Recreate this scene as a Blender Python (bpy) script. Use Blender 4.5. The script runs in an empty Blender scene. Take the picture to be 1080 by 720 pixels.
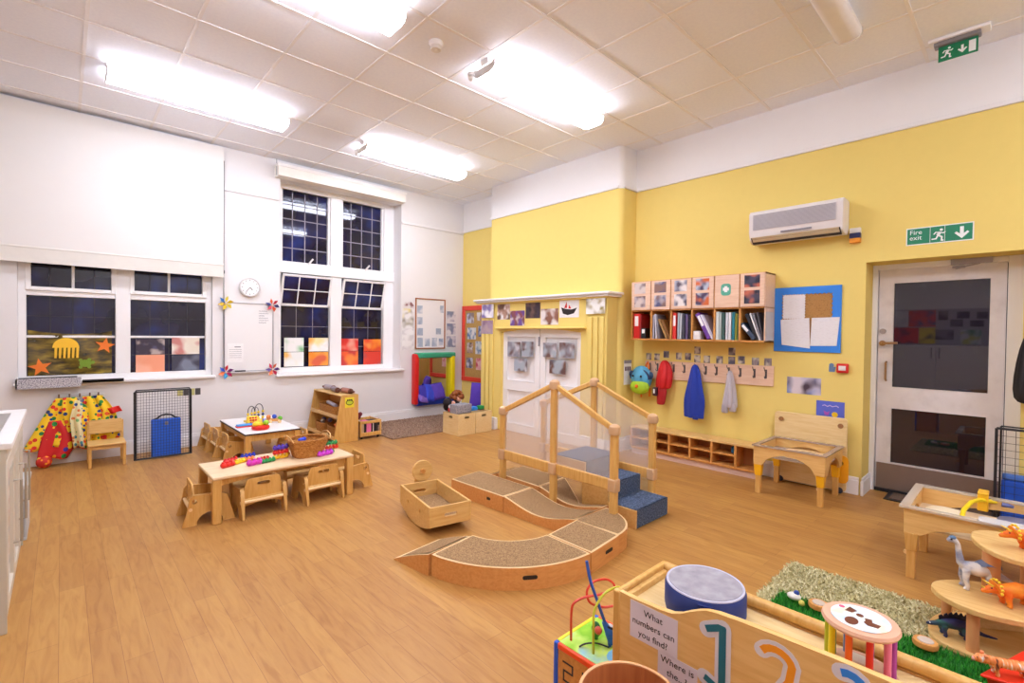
import bpy, bmesh, math, random
from mathutils import Vector, Matrix
R = math.radians
LIGHT, EXPO = 22, 0.42
C = bpy.context.scene.collection
random.seed(7)
XB, YA, ZC = 5.21, 6.86, 3.68      # yellow wall, window wall, ceiling
XW, YW = -1.7, -2.2                # the two walls behind the camera
RAIL = 3.17
# ------------------------------------------------------------------ materials
def lin(h):
    if isinstance(h, str):
        h = h.lstrip('#'); h = [int(h[i:i+2], 16)/255 for i in (0, 2, 4)]
        h = [c/12.92 if c <= .04045 else ((c+.055)/1.055)**2.4 for c in h]
    return (h[0], h[1], h[2], 1)
def newmat(name):
    m = bpy.data.materials.new(name); m.use_nodes = True
    return m, m.node_tree.nodes, m.node_tree.links, m.node_tree.nodes['Principled BSDF']
def coords(n, l, kind='Object', scale=(1,1,1), rot=(0,0,0)):
    tc = n.new('ShaderNodeTexCoord'); mp = n.new('ShaderNodeMapping')
    mp.inputs['Scale'].default_value = scale; mp.inputs['Rotation'].default_value = rot
    l.new(tc.outputs[kind], mp.inputs['Vector']); return mp.outputs['Vector']
def bump(n, l, b, src, strength, dist=.01):
    bp = n.new('ShaderNodeBump'); bp.inputs['Strength'].default_value = strength; bp.inputs['Distance'].default_value = dist
    l.new(src, bp.inputs['Height']); l.new(bp.outputs['Normal'], b.inputs['Normal'])
def ramp(n, l, src, cols, const=False):
    r = n.new('ShaderNodeValToRGB'); e = r.color_ramp.elements
    if const: r.color_ramp.interpolation = 'CONSTANT'
    while len(e) < len(cols): e.new(.5)
    for i, (p, c) in enumerate(cols): e[i].position = p; e[i].color = lin(c)
    l.new(src, r.inputs['Fac']); return r.outputs['Color']
_M = {}
def P(col, rough=.5, spec=.5, metal=0, coat=0, var=.05):
    """plain surface with a faint procedural mottling"""
    k = (str(col), rough, spec, metal, coat, var)
    if k in _M: return _M[k]
    m, n, l, b = newmat('surface'); c = lin(col)
    tx = n.new('ShaderNodeTexNoise'); tx.inputs['Scale'].default_value = 14; tx.inputs['Detail'].default_value = 3
    l.new(coords(n, l), tx.inputs['Vector'])
    mx = n.new('ShaderNodeMix'); mx.data_type = 'RGBA'
    mx.inputs[6].default_value = tuple(min(1, x*(1-var)) for x in c[:3])+(1,)
    mx.inputs[7].default_value = tuple(min(1, x*(1+var)) for x in c[:3])+(1,)
    l.new(tx.outputs['Fac'], mx.inputs[0]); l.new(mx.outputs[2], b.inputs['Base Color'])
    b.inputs['Roughness'].default_value = rough; b.inputs['Metallic'].default_value = metal
    b.inputs['Specular IOR Level'].default_value = spec; b.inputs['Coat Weight'].default_value = coat
    _M[k] = m; return m
def NZ(cols, scale, rough=.8, stretch=(1,1,1), detail=4, bmp=0, kind='Object', spec=.3):
    """noise through a colour ramp"""
    m, n, l, b = newmat('mottled')
    tx = n.new('ShaderNodeTexNoise'); tx.inputs['Scale'].default_value = scale; tx.inputs['Detail'].default_value = detail
    l.new(coords(n, l, kind, stretch), tx.inputs['Vector'])
    k = len(cols); l.new(ramp(n, l, tx.outputs['Fac'], [(.3+.4*i/max(1, k-1), c) for i, c in enumerate(cols)]), b.inputs['Base Color'])
    b.inputs['Roughness'].default_value = rough; b.inputs['Specular IOR Level'].default_value = spec
    if bmp: bump(n, l, b, tx.outputs['Fac'], bmp)
    return m
def WOOD(c1, c2, axis=0, rough=.42, sc=7):
    st = [9, 9, 9]; st[axis] = .8
    m, n, l, b = newmat('wood'); v = coords(n, l, 'Object', st)
    tx = n.new('ShaderNodeTexNoise'); tx.inputs['Scale'].default_value = sc; tx.inputs['Detail'].default_value = 5; tx.inputs['Distortion'].default_value = .6
    l.new(v, tx.inputs['Vector'])
    l.new(ramp(n, l, tx.outputs['Fac'], [(.3, c2), (.62, c1)]), b.inputs['Base Color'])
    b.inputs['Roughness'].default_value = rough
    return m
def SPOTS(base, cols, scale=14, r=.3, rough=.7):
    """cloth print: round spots of many colours on a ground colour"""
    m, n, l, b = newmat('spotted_cloth'); v = coords(n, l, 'Object')
    vo = n.new('ShaderNodeTexVoronoi'); vo.inputs['Scale'].default_value = scale; vo.inputs['Randomness'].default_value = .7
    nz = n.new('ShaderNodeTexNoise'); nz.inputs['Scale'].default_value = 30
    l.new(v, vo.inputs['Vector']); sep = n.new('ShaderNodeSeparateColor'); l.new(vo.outputs['Color'], sep.inputs[0])
    cr = ramp(n, l, sep.outputs[0], [(i/len(cols), c) for i, c in enumerate(cols)], True)
    ma = n.new('ShaderNodeMath'); ma.operation = 'LESS_THAN'; ma.inputs[1].default_value = r; l.new(vo.outputs['Distance'], ma.inputs[0])
    mx = n.new('ShaderNodeMix'); mx.data_type = 'RGBA'; mx.inputs[6].default_value = lin(base)
    l.new(ma.outputs[0], mx.inputs[0]); l.new(cr, mx.inputs[7]); l.new(mx.outputs[2], b.inputs['Base Color'])
    b.inputs['Roughness'].default_value = rough
    return m
def BLOBS(cols, scale=16, rough=.6):
    """an out-of-focus print: soft overlapping patches of colour"""
    m, n, l, b = newmat('print'); prev = None
    for i, c in enumerate(cols):
        if i == 0:
            r = n.new('ShaderNodeRGB'); r.outputs[0].default_value = lin(c); prev = r.outputs[0]; continue
        v = coords(n, l, 'Object'); v.node.inputs['Location'].default_value = [random.uniform(0, 9) for _ in range(3)]
        tx = n.new('ShaderNodeTexNoise'); tx.inputs['Scale'].default_value = scale*.9; tx.inputs['Detail'].default_value = .6; l.new(v, tx.inputs['Vector'])
        mr = n.new('ShaderNodeMapRange'); mr.inputs[1].default_value = .44; mr.inputs[2].default_value = .62; l.new(tx.outputs['Fac'], mr.inputs[0])
        mx = n.new('ShaderNodeMix'); mx.data_type = 'RGBA'; l.new(mr.outputs[0], mx.inputs[0]); l.new(prev, mx.inputs[6]); mx.inputs[7].default_value = lin(c); prev = mx.outputs[2]
    l.new(prev, b.inputs['Base Color']); b.inputs['Roughness'].default_value = rough; return m
def GLASS(tint=(.9,.95,1), trans=.75, rough=.15):
    """clear plastic sheet: partly see-through, partly glossy"""
    m, n, l, b = newmat('clear_sheet')
    b.inputs['Base Color'].default_value = (*tint, 1); b.inputs['Roughness'].default_value = rough
    t = n.new('ShaderNodeBsdfTransparent'); t.inputs['Color'].default_value = (*tint, 1); mx = n.new('ShaderNodeMixShader')
    nz = n.new('ShaderNodeTexNoise'); nz.inputs['Scale'].default_value = 5; l.new(coords(n, l), nz.inputs['Vector'])
    mr = n.new('ShaderNodeMapRange'); mr.inputs[3].default_value = trans-.05; mr.inputs[4].default_value = trans+.05
    l.new(nz.outputs['Fac'], mr.inputs[0]); l.new(mr.outputs[0], mx.inputs['Fac'])
    o = n['Material Output']; l.new(b.outputs[0], mx.inputs[1]); l.new(t.outputs[0], mx.inputs[2]); l.new(mx.outputs[0], o.inputs['Surface'])
    return m
def EMIT(col, s):
    m, n, l, b = newmat('lit_diffuser'); b.inputs['Base Color'].default_value = lin('#ffffff')
    b.inputs['Emission Color'].default_value = lin(col); b.inputs['Emission Strength'].default_value = s; return m
def FLOOR():
    m, n, l, b = newmat('vinyl_planks'); v = coords(n, l, 'Object', (1,1,1), (0,0,R(90)))
    br = n.new('ShaderNodeTexBrick'); br.inputs['Scale'].default_value = 1; br.inputs['Brick Width'].default_value = .92; br.inputs['Row Height'].default_value = .102
    br.inputs['Mortar Size'].default_value = .0012; br.inputs['Mortar Smooth'].default_value = .3; br.offset = .37; br.offset_frequency = 2
    br.inputs['Color1'].default_value = lin('#c1924f'); br.inputs['Color2'].default_value = lin('#b48345'); br.inputs['Mortar'].default_value = lin('#9c6c3c')
    l.new(v, br.inputs['Vector'])
    tx = n.new('ShaderNodeTexNoise'); tx.inputs['Scale'].default_value = 3.2; tx.inputs['Detail'].default_value = 6; tx.inputs['Distortion'].default_value = 1.2
    l.new(coords(n, l, 'Object', (9, 1.1, 1)), tx.inputs['Vector'])
    mx = n.new('ShaderNodeMix'); mx.data_type = 'RGBA'; mx.blend_type = 'MULTIPLY'; mx.inputs[0].default_value = .75
    l.new(br.outputs['Color'], mx.inputs[6]); l.new(ramp(n, l, tx.outputs['Fac'], [(.28, '#d8c0a2'), (.5, '#f3e9dc'), (.72, '#fffdf8')]), mx.inputs[7])
    l.new(mx.outputs[2], b.inputs['Base Color']); b.inputs['Roughness'].default_value = .42; b.inputs['Specular IOR Level'].default_value = .4
    return m
def NIGHTGLASS():
    m, n, l, b = newmat('night_window_glass')
    tx = n.new('ShaderNodeTexNoise'); tx.inputs['Scale'].default_value = 2.3; l.new(coords(n, l), tx.inputs['Vector'])
    l.new(ramp(n, l, tx.outputs['Fac'], [(.35, '#140f1c'), (.55, '#1c1c3c'), (.7, '#22306e')]), b.inputs['Base Color'])
    b.inputs['Roughness'].default_value = .03; b.inputs['Specular IOR Level'].default_value = .55
    return m
m_white = P('#f1efed', .75, .2, var=.012); m_wallA = P('#e9e6e4', .8, .2, var=.012); m_yellow = P('#ebd278', .75, .25, var=.02)
m_gloss = P('#f4f2f0', .4, var=.01); m_ceil = NZ(['#eef0f8', '#f3f5fb'], 40, .9); m_grid = P('#eeebeb', .5)
m_floor = FLOOR(); m_night = NIGHTGLASS()
m_ply = WOOD('#dfb670', '#d2a056', 0); m_plyz = WOOD('#dbab60', '#cd984a', 2); m_plyy = WOOD('#e2bb78', '#d5a760', 1)
m_pale = WOOD('#ecd0a8', '#e0be90', 0); m_edge = P('#f0cf98', .45); m_orange = WOOD('#d99a50', '#c98640', 0); m_pine = WOOD('#dfb062', '#d09a4c', 2)
m_pinkw = WOOD('#ecc9ac', '#e2ba9a', 1); m_birch = WOOD('#ebce94', '#e0be7e', 1)
m_black = P('#17161a', .5); m_dark = P('#2c2a30', .6); m_steel = P('#b9b4ae', .35, metal=.9); m_grey = P('#8d8a90', .6); m_bwire = P('#1b1a1e', .45)
m_paper = NZ(['#efecea', '#f8f6f4'], 30); m_blue = P('#1f5fd0', .5); m_red = P('#d81f1a', .5); m_green = P('#1f9a4a', .5); m_yel = P('#f2c818', .5)
m_purple = P('#5a3fae', .7); m_orangep = P('#f07a1c', .5); m_magenta = P('#d63aa8', .5); m_sky = P('#4aa8e8', .5); m_lime = P('#9ad02a', .5)
m_carpet = NZ(['#75583a', '#a07e56', '#b89468'], 160, .95, detail=2, bmp=.6); m_bcarpet = NZ(['#2c3748', '#485872', '#6e7c96'], 90, .95, detail=2, bmp=.6)
m_course = WOOD('#d99b58', '#cc8a48', 0); m_board = WOOD('#e8bd76', '#dcab60', 1)
m_wicker = NZ(['#8a5420', '#b87a38', '#d09a54'], 60, .7, (1,1,3), bmp=.5)
# ------------------------------------------------------------------ geometry builder
MW = {}
def W(o): return MW.get(o.name, Matrix.Identity(4))
class B:
    def __init__(s): s.bm = bmesh.new(); s.i = 0
    def m(s, i): s.i = i; return s
    def _fin(s, n0):
        s.bm.faces.ensure_lookup_table()
        for f in s.bm.faces[n0:]: f.material_index = s.i; f.smooth = True
    def add(s, vs, fs):
        n0 = len(s.bm.faces); v = [s.bm.verts.new(p) for p in vs]
        for f in fs:
            try: s.bm.faces.new([v[i] for i in f])
            except ValueError: pass
        s._fin(n0); return s
    def box(s, x0, y0, z0, x1, y1, z1):
        x0, x1 = sorted((x0, x1)); y0, y1 = sorted((y0, y1)); z0, z1 = sorted((z0, z1))
        return s.hexa([(x0,y0,z0),(x1,y0,z0),(x1,y1,z0),(x0,y1,z0),(x0,y0,z1),(x1,y0,z1),(x1,y1,z1),(x0,y1,z1)])
    def hexa(s, p): return s.add(p, [(3,2,1,0),(4,5,6,7),(0,1,5,4),(1,2,6,5),(2,3,7,6),(3,0,4,7)])
    def bar(s, a, b, w, h, up=(0,0,1)):
        """a square bar from a to b"""
        a, b = Vector(a), Vector(b); d = (b-a).normalized(); u = Vector(up)
        sd = d.cross(u)
        if sd.length < 1e-4: sd = d.cross(Vector((1,0,0)))
        sd.normalize(); up = sd.cross(d); sd *= w/2; up *= h/2
        return s.hexa([a-sd-up, a+sd-up, b+sd-up, b-sd-up, a-sd+up, a+sd+up, b+sd+up, b-sd+up])
    def poly(s, pts, O=(0,0,0), U=(1,0,0), V=(0,0,1), t=.01, holes=()):
        """a flat 2-D outline (with holes) made t thick along U x V"""
        O, U, V = Vector(O), Vector(U), Vector(V); N = U.cross(V).normalized()*t
        n0 = len(s.bm.faces); loops = [list(pts)]+[list(h) for h in holes]
        top = []; es = []
        for lp in loops:
            vs = [s.bm.verts.new(O+U*p[0]+V*p[1]+N) for p in lp]; top.append(vs)
            es += [s.bm.edges.new((vs[i], vs[(i+1) % len(vs)])) for i in range(len(vs))]
        if holes or len(pts) > 4:
            r = bmesh.ops.triangle_fill(s.bm, use_beauty=True, use_dissolve=False, edges=es, normal=N)
            fc = [g for g in r['geom'] if isinstance(g, bmesh.types.BMFace)]
        else: fc = [s.bm.faces.new(top[0])]
        for f in fc:
            f.normal_update()
            if f.normal.dot(N) < 0: f.normal_flip()
        if t:
            mp = {}
            for vs in top:
                for v in vs: mp[v] = s.bm.verts.new(v.co-N)
            for f in fc: s.bm.faces.new([mp[v] for v in reversed(f.verts)])
            for vs in top:
                k = len(vs)
                for i in range(k):
                    a, b = vs[i], vs[(i+1) % k]
                    try: s.bm.faces.new((a, mp[a], mp[b], b))
                    except ValueError: pass
        s._fin(n0); return s
    def ring(s, c, r, d, u, n):
        d = Vector(d).normalized(); u = Vector(u); u = (u-d*u.dot(d)).normalized(); w = d.cross(u)
        rx, ry = r if isinstance(r, tuple) else (r, r)
        return [s.bm.verts.new(Vector(c)+u*rx*math.cos(2*math.pi*k/n)+w*ry*math.sin(2*math.pi*k/n)) for k in range(n)]
    def skin(s, rings, cap=True, closed=False):
        n0 = len(s.bm.faces); n = len(rings[0])
        pr = list(zip(rings, rings[1:]))+([(rings[-1], rings[0])] if closed else [])
        for a, b in pr:
            for k in range(n): s.bm.faces.new((a[k], a[(k+1) % n], b[(k+1) % n], b[k]))
        if cap and not closed: s.bm.faces.new(list(reversed(rings[0]))); s.bm.faces.new(rings[-1])
        s._fin(n0); return s
    def cyl(s, a, b, r, r2=None, n=16):
        a, b = Vector(a), Vector(b); d = b-a; u = (1,0,0) if abs(d.normalized().x) < .9 else (0,1,0)
        return s.skin([s.ring(a, r, d, u, n), s.ring(b, r if r2 is None else r2, d, u, n)])
    def tube(s, pts, r, n=8, closed=False):
        pts = [Vector(p) for p in pts]; k = len(pts); rs = r if isinstance(r, (list, tuple)) else [r]*k; rings = []; u = None
        for i, p in enumerate(pts):
            a = pts[(i-1) % k] if (i or closed) else p; b = pts[(i+1) % k] if (i < k-1 or closed) else p
            d = (b-a).normalized()
            if u is None: u = Vector((1,0,0)) if abs(d.x) < .8 else Vector((0,1,0))
            u = (u-d*u.dot(d)); u = u.normalized() if u.length > 1e-5 else d.orthogonal().normalized()
            rings.append(s.ring(p, rs[i], d, u, n))
        return s.skin(rings, True, closed)
    def lathe(s, prof, c=(0,0,0), n=24, axis=(0,0,1), cap=True):
        ax = Vector(axis).normalized(); u = (1,0,0) if abs(ax.x) < .9 else (0,1,0)
        return s.skin([s.ring(Vector(c)+ax*z, max(r, 1e-4), ax, u, n) for r, z in prof], cap)
    def ball(s, c, r, n=12, sc=(1,1,1)):
        n0 = len(s.bm.faces); m = Matrix.Translation(c) @ Matrix.Diagonal((r*sc[0], r*sc[1], r*sc[2], 1))
        bmesh.ops.create_uvsphere(s.bm, u_segments=n, v_segments=max(6, n//2+1), radius=1, matrix=m); s._fin(n0); return s
    def sheet(s, f, nu, nv, t=0):
        """grid f(u,v)->point, optionally doubled to a thin shell"""
        n0 = len(s.bm.faces); g = [[s.bm.verts.new(f(i/nu, j/nv)) for j in range(nv+1)] for i in range(nu+1)]
        for i in range(nu):
            for j in range(nv): s.bm.faces.new((g[i][j], g[i+1][j], g[i+1][j+1], g[i][j+1]))
        s._fin(n0); return s
    def stroke(s, pts, w, O, U, V, t=.001, close=False):
        """a flat pen stroke of width w along 2-D points, mitred"""
        k = len(pts); L = []; Rr = []
        for i in range(k):
            p = Vector(pts[i]); a = Vector(pts[i-1]) if i else None; b = Vector(pts[i+1]) if i < k-1 else None
            d1 = (p-a).normalized() if a is not None else (b-p).normalized(); d2 = (b-p).normalized() if b is not None else d1
            n1 = Vector((-d1.y, d1.x)); n2 = Vector((-d2.y, d2.x)); nn = (n1+n2)
            nn = nn.normalized() if nn.length > 1e-4 else n1; sc = min(2, 1/max(.3, nn.dot(n1)))
            L.append(p+nn*w/2*sc); Rr.append(p-nn*w/2*sc)
        for i in range(k-1): s.poly([Rr[i], Rr[i+1], L[i+1], L[i]], O, U, V, t)
        return s
    def obj(s, name, mats, parent=None, bevel=0, local=False, seg=2, ang=38, mods=None):
        me = bpy.data.meshes.new(name); bm = s.bm
        if not (parent and bm.faces and False): bmesh.ops.remove_doubles(bm, verts=bm.verts, dist=1e-6) if False else None
        loc = Vector((0,0,0))
        if parent is not None:
            if not local: bm.transform(W(parent).inverted())
        else:
            if bm.verts:
                xs = [v.co for v in bm.verts]
                loc = Vector(((min(v.x for v in xs)+max(v.x for v in xs))/2, (min(v.y for v in xs)+max(v.y for v in xs))/2, min(v.z for v in xs)))
            bm.transform(Matrix.Translation(-loc))
        bm.to_mesh(me); bm.free()
        for mt in (mats if isinstance(mats, (list, tuple)) else [mats]): me.materials.append(mt)
        me.set_sharp_from_angle(angle=R(ang))
        o = bpy.data.objects.new(name, me); C.objects.link(o); o.location = loc
        if parent is not None: o.parent = parent; MW[o.name] = W(parent)
        else: MW[o.name] = Matrix.Translation(loc)
        if bevel:
            b = o.modifiers.new('bevel', 'BEVEL'); b.width = bevel; b.segments = seg; b.limit_method = 'ANGLE'; b.angle_limit = R(40)
        return o
def tag(o, label, cat, group=None, kind=None):
    o['label'] = label; o['category'] = cat
    if group: o['group'] = group
    if kind: o['kind'] = kind
    return o
def thing(name, label, cat, loc=(0,0,0), rz=0, group=None):
    o = bpy.data.objects.new(name, None); C.objects.link(o); o.empty_display_size = .05
    o.location = loc; o.rotation_euler = (0,0,rz); MW[o.name] = Matrix.Translation(loc) @ Matrix.Rotation(rz, 4, 'Z')
    return tag(o, label, cat, group)
def struct(o, label=None):
    o['kind'] = 'structure'
    if label: o['label'] = label
    return o
def dup(r0, loc, rz, label, group=None):
    r = r0.copy(); C.objects.link(r); r.location = loc; r.rotation_euler = (0,0,rz); r['label'] = label
    if group: r['group'] = group
    MW[r.name] = Matrix.Translation(loc) @ Matrix.Rotation(rz, 4, 'Z')
    for ch in list(r0.children):
        c = ch.copy(); C.objects.link(c); c.parent = r
        for g in list(ch.children): d = g.copy(); C.objects.link(d); d.parent = c
    return r
def recolor(r, swap):
    """own materials for a copied thing: its parts by name"""
    for ch in r.children:
        for k, mt in swap.items():
            if ch.name.split('.')[0] == k:
                ch.data = ch.data.copy()
                for i in range(len(ch.data.materials)): ch.data.materials[i] = mt
def text(s, size, O, U, V, mat, name='lettering', parent=None, align='LEFT', t=.0006, spacing=1.0, line=1.0):
    cu = bpy.data.curves.new('t', 'FONT'); cu.body = s; cu.size = size; cu.align_x = align; cu.extrude = t; cu.resolution_u = 3
    cu.space_character = spacing; cu.space_line = line
    ob = bpy.data.objects.new('t', cu); C.objects.link(ob); dg = bpy.context.evaluated_depsgraph_get()
    me = bpy.data.meshes.new_from_object(ob.evaluated_get(dg)); bpy.data.objects.remove(ob)
    U, V = Vector(U), Vector(V); N = U.cross(V)
    M = Matrix(((U.x, V.x, N.x, O[0]), (U.y, V.y, N.y, O[1]), (U.z, V.z, N.z, O[2]), (0,0,0,1)))
    me.transform(W(parent).inverted() @ M if parent else M); me.materials.clear(); me.materials.append(mat)
    o = bpy.data.objects.new(name, me); C.objects.link(o)
    if parent: o.parent = parent; MW[o.name] = W(parent)
    return o
X3, Y3, Z3 = Vector((1,0,0)), Vector((0,1,0)), Vector((0,0,1))
def circ(cx, cy, r, n=20, a0=0, a1=360, ry=None):
    k = n if a1-a0 >= 360 else n+1
    return [(cx+r*math.cos(R(a0+(a1-a0)*i/n)), cy+(ry or r)*math.sin(R(a0+(a1-a0)*i/n))) for i in range(k)]
def rrect(x0, y0, x1, y1, r, n=4):
    return circ(x1-r, y1-r, r, n, 0, 90)+circ(x0+r, y1-r, r, n, 90, 180)+circ(x0+r, y0+r, r, n, 180, 270)+circ(x1-r, y0+r, r, n, 270, 360)
def wavy(x0, y0, x1, y1, a=.008, k=9):
    """a paper with a scalloped edge"""
    o = []
    for (ax, ay), (bx, by) in (((x0,y0),(x1,y0)),((x1,y0),(x1,y1)),((x1,y1),(x0,y1)),((x0,y1),(x0,y0))):
        for i in range(2*k):
            f = i/(2*k); nx, ny = (by-ay), -(bx-ax); L = math.hypot(nx, ny); q = a if i % 2 else 0
            o.append((ax+(bx-ax)*f-nx/L*q, ay+(by-ay)*f-ny/L*q))
    return o
# frames for the two walls: wall_right faces -x (u runs to -y), wall_left faces -y (u runs to +x)
def onB(b, y0, y1, z0, z1, off=.002, t=.002, x=XB):
    """rectangle on a plane facing -x"""
    return b.poly([(0,0),(abs(y0-y1),0),(abs(y0-y1),z1-z0),(0,z1-z0)], (x-off, max(y0,y1), z0), -Y3, Z3, t)
def onA(b, x0, x1, z0, z1, off=.002, t=.002, y=YA):
    return b.poly([(0,0),(x1-x0,0),(x1-x0,z1-z0),(0,z1-z0)], (x0, y-off, z0), X3, Z3, t)
# ================================================================== the room
def wall(name, O, U, V, w, h, holes=(), split=None, mats=None, depth=.3):
    """a wall with openings and their reveals; split = height where the paint changes"""
    b = B(); O, U, V = Vector(O), Vector(U), Vector(V); N = U.cross(V)
    us = sorted({0, w, *[q for hh in holes for q in (hh[0], hh[1])]}); vs = sorted({0, h, *([split] if split else []), *[q for hh in holes for q in (hh[2], hh[3])]})
    for i in range(len(us)-1):
        for j in range(len(vs)-1):
            cu, cv = (us[i]+us[i+1])/2, (vs[j]+vs[j+1])/2
            if any(hh[0] < cu < hh[1] and hh[2] < cv < hh[3] for hh in holes): continue
            b.m(1 if split and cv > split else 0)
            b.add([O+U*u+V*v for u, v in ((us[i],vs[j]),(us[i+1],vs[j]),(us[i+1],vs[j+1]),(us[i],vs[j+1]))], [(0,1,2,3)])
    for hh in holes:
        b.m(0); d = hh[4] if len(hh) > 4 else depth
        c = [(hh[0],hh[2]),(hh[1],hh[2]),(hh[1],hh[3]),(hh[0],hh[3])]
        for k in range(4):
            p, q = c[k], c[(k+1) % 4]
            if k == 0 and hh[2] == 0: continue
            b.add([O+U*p[0]+V*p[1], O+U*q[0]+V*q[1], O+U*q[0]+V*q[1]-N*d, O+U*p[0]+V*p[1]-N*d], [(0,3,2,1)])
    return struct(b.obj(name, mats))
XE, YE = XB+.75, YA+.5
fl = B().box(XW, YW, -.05, XE, YE, 0); struct(fl.obj('floor', m_floor))
ce = B().box(XW, YW, ZC, XE, YE, ZC+.05); struct(ce.obj('ceiling', m_ceil))
g = B()
x = .14-.6*3
while x < XB:
    if x > XW: g.box(x-.012, YW, ZC-.004, x+.012, YA, ZC+.001)
    x += .6
y = -1.8
while y < YA:
    g.box(XW, y-.012, ZC-.0055, XB, y+.012, ZC+.001); y += .6
struct(g.obj('trim_1', m_grid), 'white metal grid holding the ceiling tiles')
W1 = (-.32, 1.36, .85, 2.6); W2 = (2.14, 3.97, .82, 3.46)
wall('wall_left', (XW, YA, 0), X3, Z3, XE-XW, ZC, [(W1[0]-XW, W1[1]-XW, W1[2], W1[3], .14), (W2[0]-XW, W2[1]-XW, W2[2], W2[3], .34)], None, [m_wallA])
wall('wall_right', (XB, YA, 0), -Y3, Z3, YA-YW, ZC, [(YA-.985, YA-.02, 0, 2.075, .34)], RAIL, [m_yellow, m_white])
wall('wall_back', (XW, YW, 0), Y3, Z3, YE-YW, ZC, (), None, [m_wallA])
wall('wall_front', (XE, YW, 0), -X3, Z3, XE-XW, ZC, (), None, [m_wallA])
# chimney breast: rounded corner, narrower above the mantel
cb = B()
def chim(x0, y0, y1, z0, z1, mi, rr=.07):
    pts = [(XB+.0, y1), (x0, y1)]+[(x0+rr-rr*math.cos(R(a)), y0+rr-rr*math.sin(R(a))) for a in range(0, 91, 15)]+[(XB, y0)]
    cb.m(mi); k = len(pts)
    cb.add([(p[0], p[1], z) for z in (z0, z1) for p in pts], [(i, i+1, k+i+1, k+i) for i in range(k-1)])
chim(4.90, 3.34, 5.73, 1.86, RAIL, 0); chim(4.90, 3.34, 5.73, RAIL, ZC, 1)
chim(4.90, 3.34, 5.73, 0, 1.86, 0)
struct(cb.obj('wall_chimney', [m_yellow, m_white]), 'yellow painted chimney breast with a white band at the top')
# fire surround under the mantel shelf: two fluted pilasters and an arched head
fs = B()
DY0, DY1, DZ = 3.77, 5.25, 1.43
arch = [(DY1, 0), (DY1, DZ)]+[(DY1+(DY0-DY1)*t/12, DZ+.05*math.sin(math.pi*t/12)) for t in range(1, 12)]+[(DY0, DZ), (DY0, 0)]
out = [(5.70, 0), (5.70, 1.90), (3.38, 1.90), (3.38, 0)]
pg = [(5.70-p[0], p[1]) for p in (out[::-1]+arch)] 
fs.poly([(5.70-p[0], p[1]) for p in [(5.70,0),(DY1,0)]+arch[1:-1]+[(DY0,0),(3.38,0),(3.38,1.90),(5.70,1.90)]], (4.90, 5.70, 0), -Y3, Z3, .21)
for (a, c) in ((5.70, 5.37), (3.68, 3.38)):
    n = 3; wv = (a-c-.04)/n
    for i in range(n): fs.box(4.69, a-.02-i*wv-.012, .17, 4.665, a-.02-(i+1)*wv+.012, 1.62)
fs.box(4.69, 5.31, 1.475, 4.62, 3.68, 1.50)
fs.box(4.69, 5.72, 1.84, 4.655, 3.36, 1.88)
o = struct(fs.obj('trim_2', m_yellow, bevel=.008), 'yellow fire surround with fluted pilasters around the white doors')
ms = B().box(4.92, 5.80, 1.885, 4.60, 3.30, 1.915).box(4.92, 5.77, 1.86, 4.63, 3.33, 1.886)
struct(ms.obj('trim_3', m_gloss, bevel=.008), 'white mantel shelf on the chimney breast')
# skirting boards, picture rails
def skirt(name, segs, mt=m_gloss, h=.16, t=.02):
    b = B()
    for x0, y0, x1, y1 in segs:
        b.box(x0, y0, 0, x1, y1, h-.03); 
        dx = .006 if abs(x1-x0) < .1 else 0; dy = .006 if abs(y1-y0) < .1 else 0
        b.box(x0+dx, y0+dy, h-.03, x1-dx, y1-dy, h)
    return struct(b.obj(name, mt, bevel=.004))
skirt('baseboard_left', [(XW, YA-.022, XB, YA)])
skirt('baseboard_right', [(XB-.022, 1.0, XB, 3.34), (XB-.022, 5.73, XB, YA), (XB-.022, YW, XB, -.01), (XB-.022, .964, XB+.30, .986)])
skirt('baseboard_chimney', [(4.625, 5.73, 4.69, 5.30), (4.625, 3.72, 4.69, 3.35), (4.65, 3.318, XB, 3.34)], h=.17)
pr = B()
pr.box(1.36, YA-.02, RAIL-.03, W2[0]-.02, YA, RAIL+.005).box(W2[1], YA-.02, RAIL-.03, XB, YA, RAIL+.005)
struct(pr.obj('trim_4', m_wallA, bevel=.006), 'white picture rail on the window wall')
pr = B()
for x0, y0, x1, y1 in ((XB-.02, YW, XB, 3.34), (XB-.02, 5.73, XB, YA), (4.88, 3.38, 4.90, 5.75), (4.93, 3.32, XB, 3.34)): pr.box(x0, y0, RAIL, x1, y1, RAIL+.035)
struct(pr.obj('trim_5', m_white, bevel=.006), 'white picture rail above the yellow paint')
# ------------------------------------------------------------------ windows
def lead(b, x0, x1, z0, z1, nx, nz, y, w=.012):
    for i in range(1, nx): xx = x0+(x1-x0)*i/nx; b.box(xx-w/2, y-.004, z0, xx+w/2, y, z1)
    for j in range(1, nz): zz = z0+(z1-z0)*j/nz; b.box(x0, y-.004, zz-w/2, x1, y, zz+w/2)
def frame(b, x0, x1, z0, z1, w, y0, y1):
    b.box(x0, y0, z0, x0+w, y1, z1).box(x1-w, y0, z0, x1, y1, z1).box(x0+w, y0, z0, x1-w, y1, z0+w).box(x0+w, y0, z1-w, x1-w, y1, z1)
w1 = thing('window_1', 'wide sash window under the white roller blind', 'window', (.52, YA+.1, .85)); del w1['category']; struct(w1)
yg = YA+.12
fb = B(); frame(fb, W1[0], W1[1], .85, 2.6, .06, YA+.06, YA+.14); fb.box(.44, YA+.06, .91, .57, YA+.14, 2.54)
fb.box(W1[0], YA+.07, 1.74, .44, YA+.13, 1.79).box(.57, YA+.07, 1.74, W1[1], YA+.13, 1.80)
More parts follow.
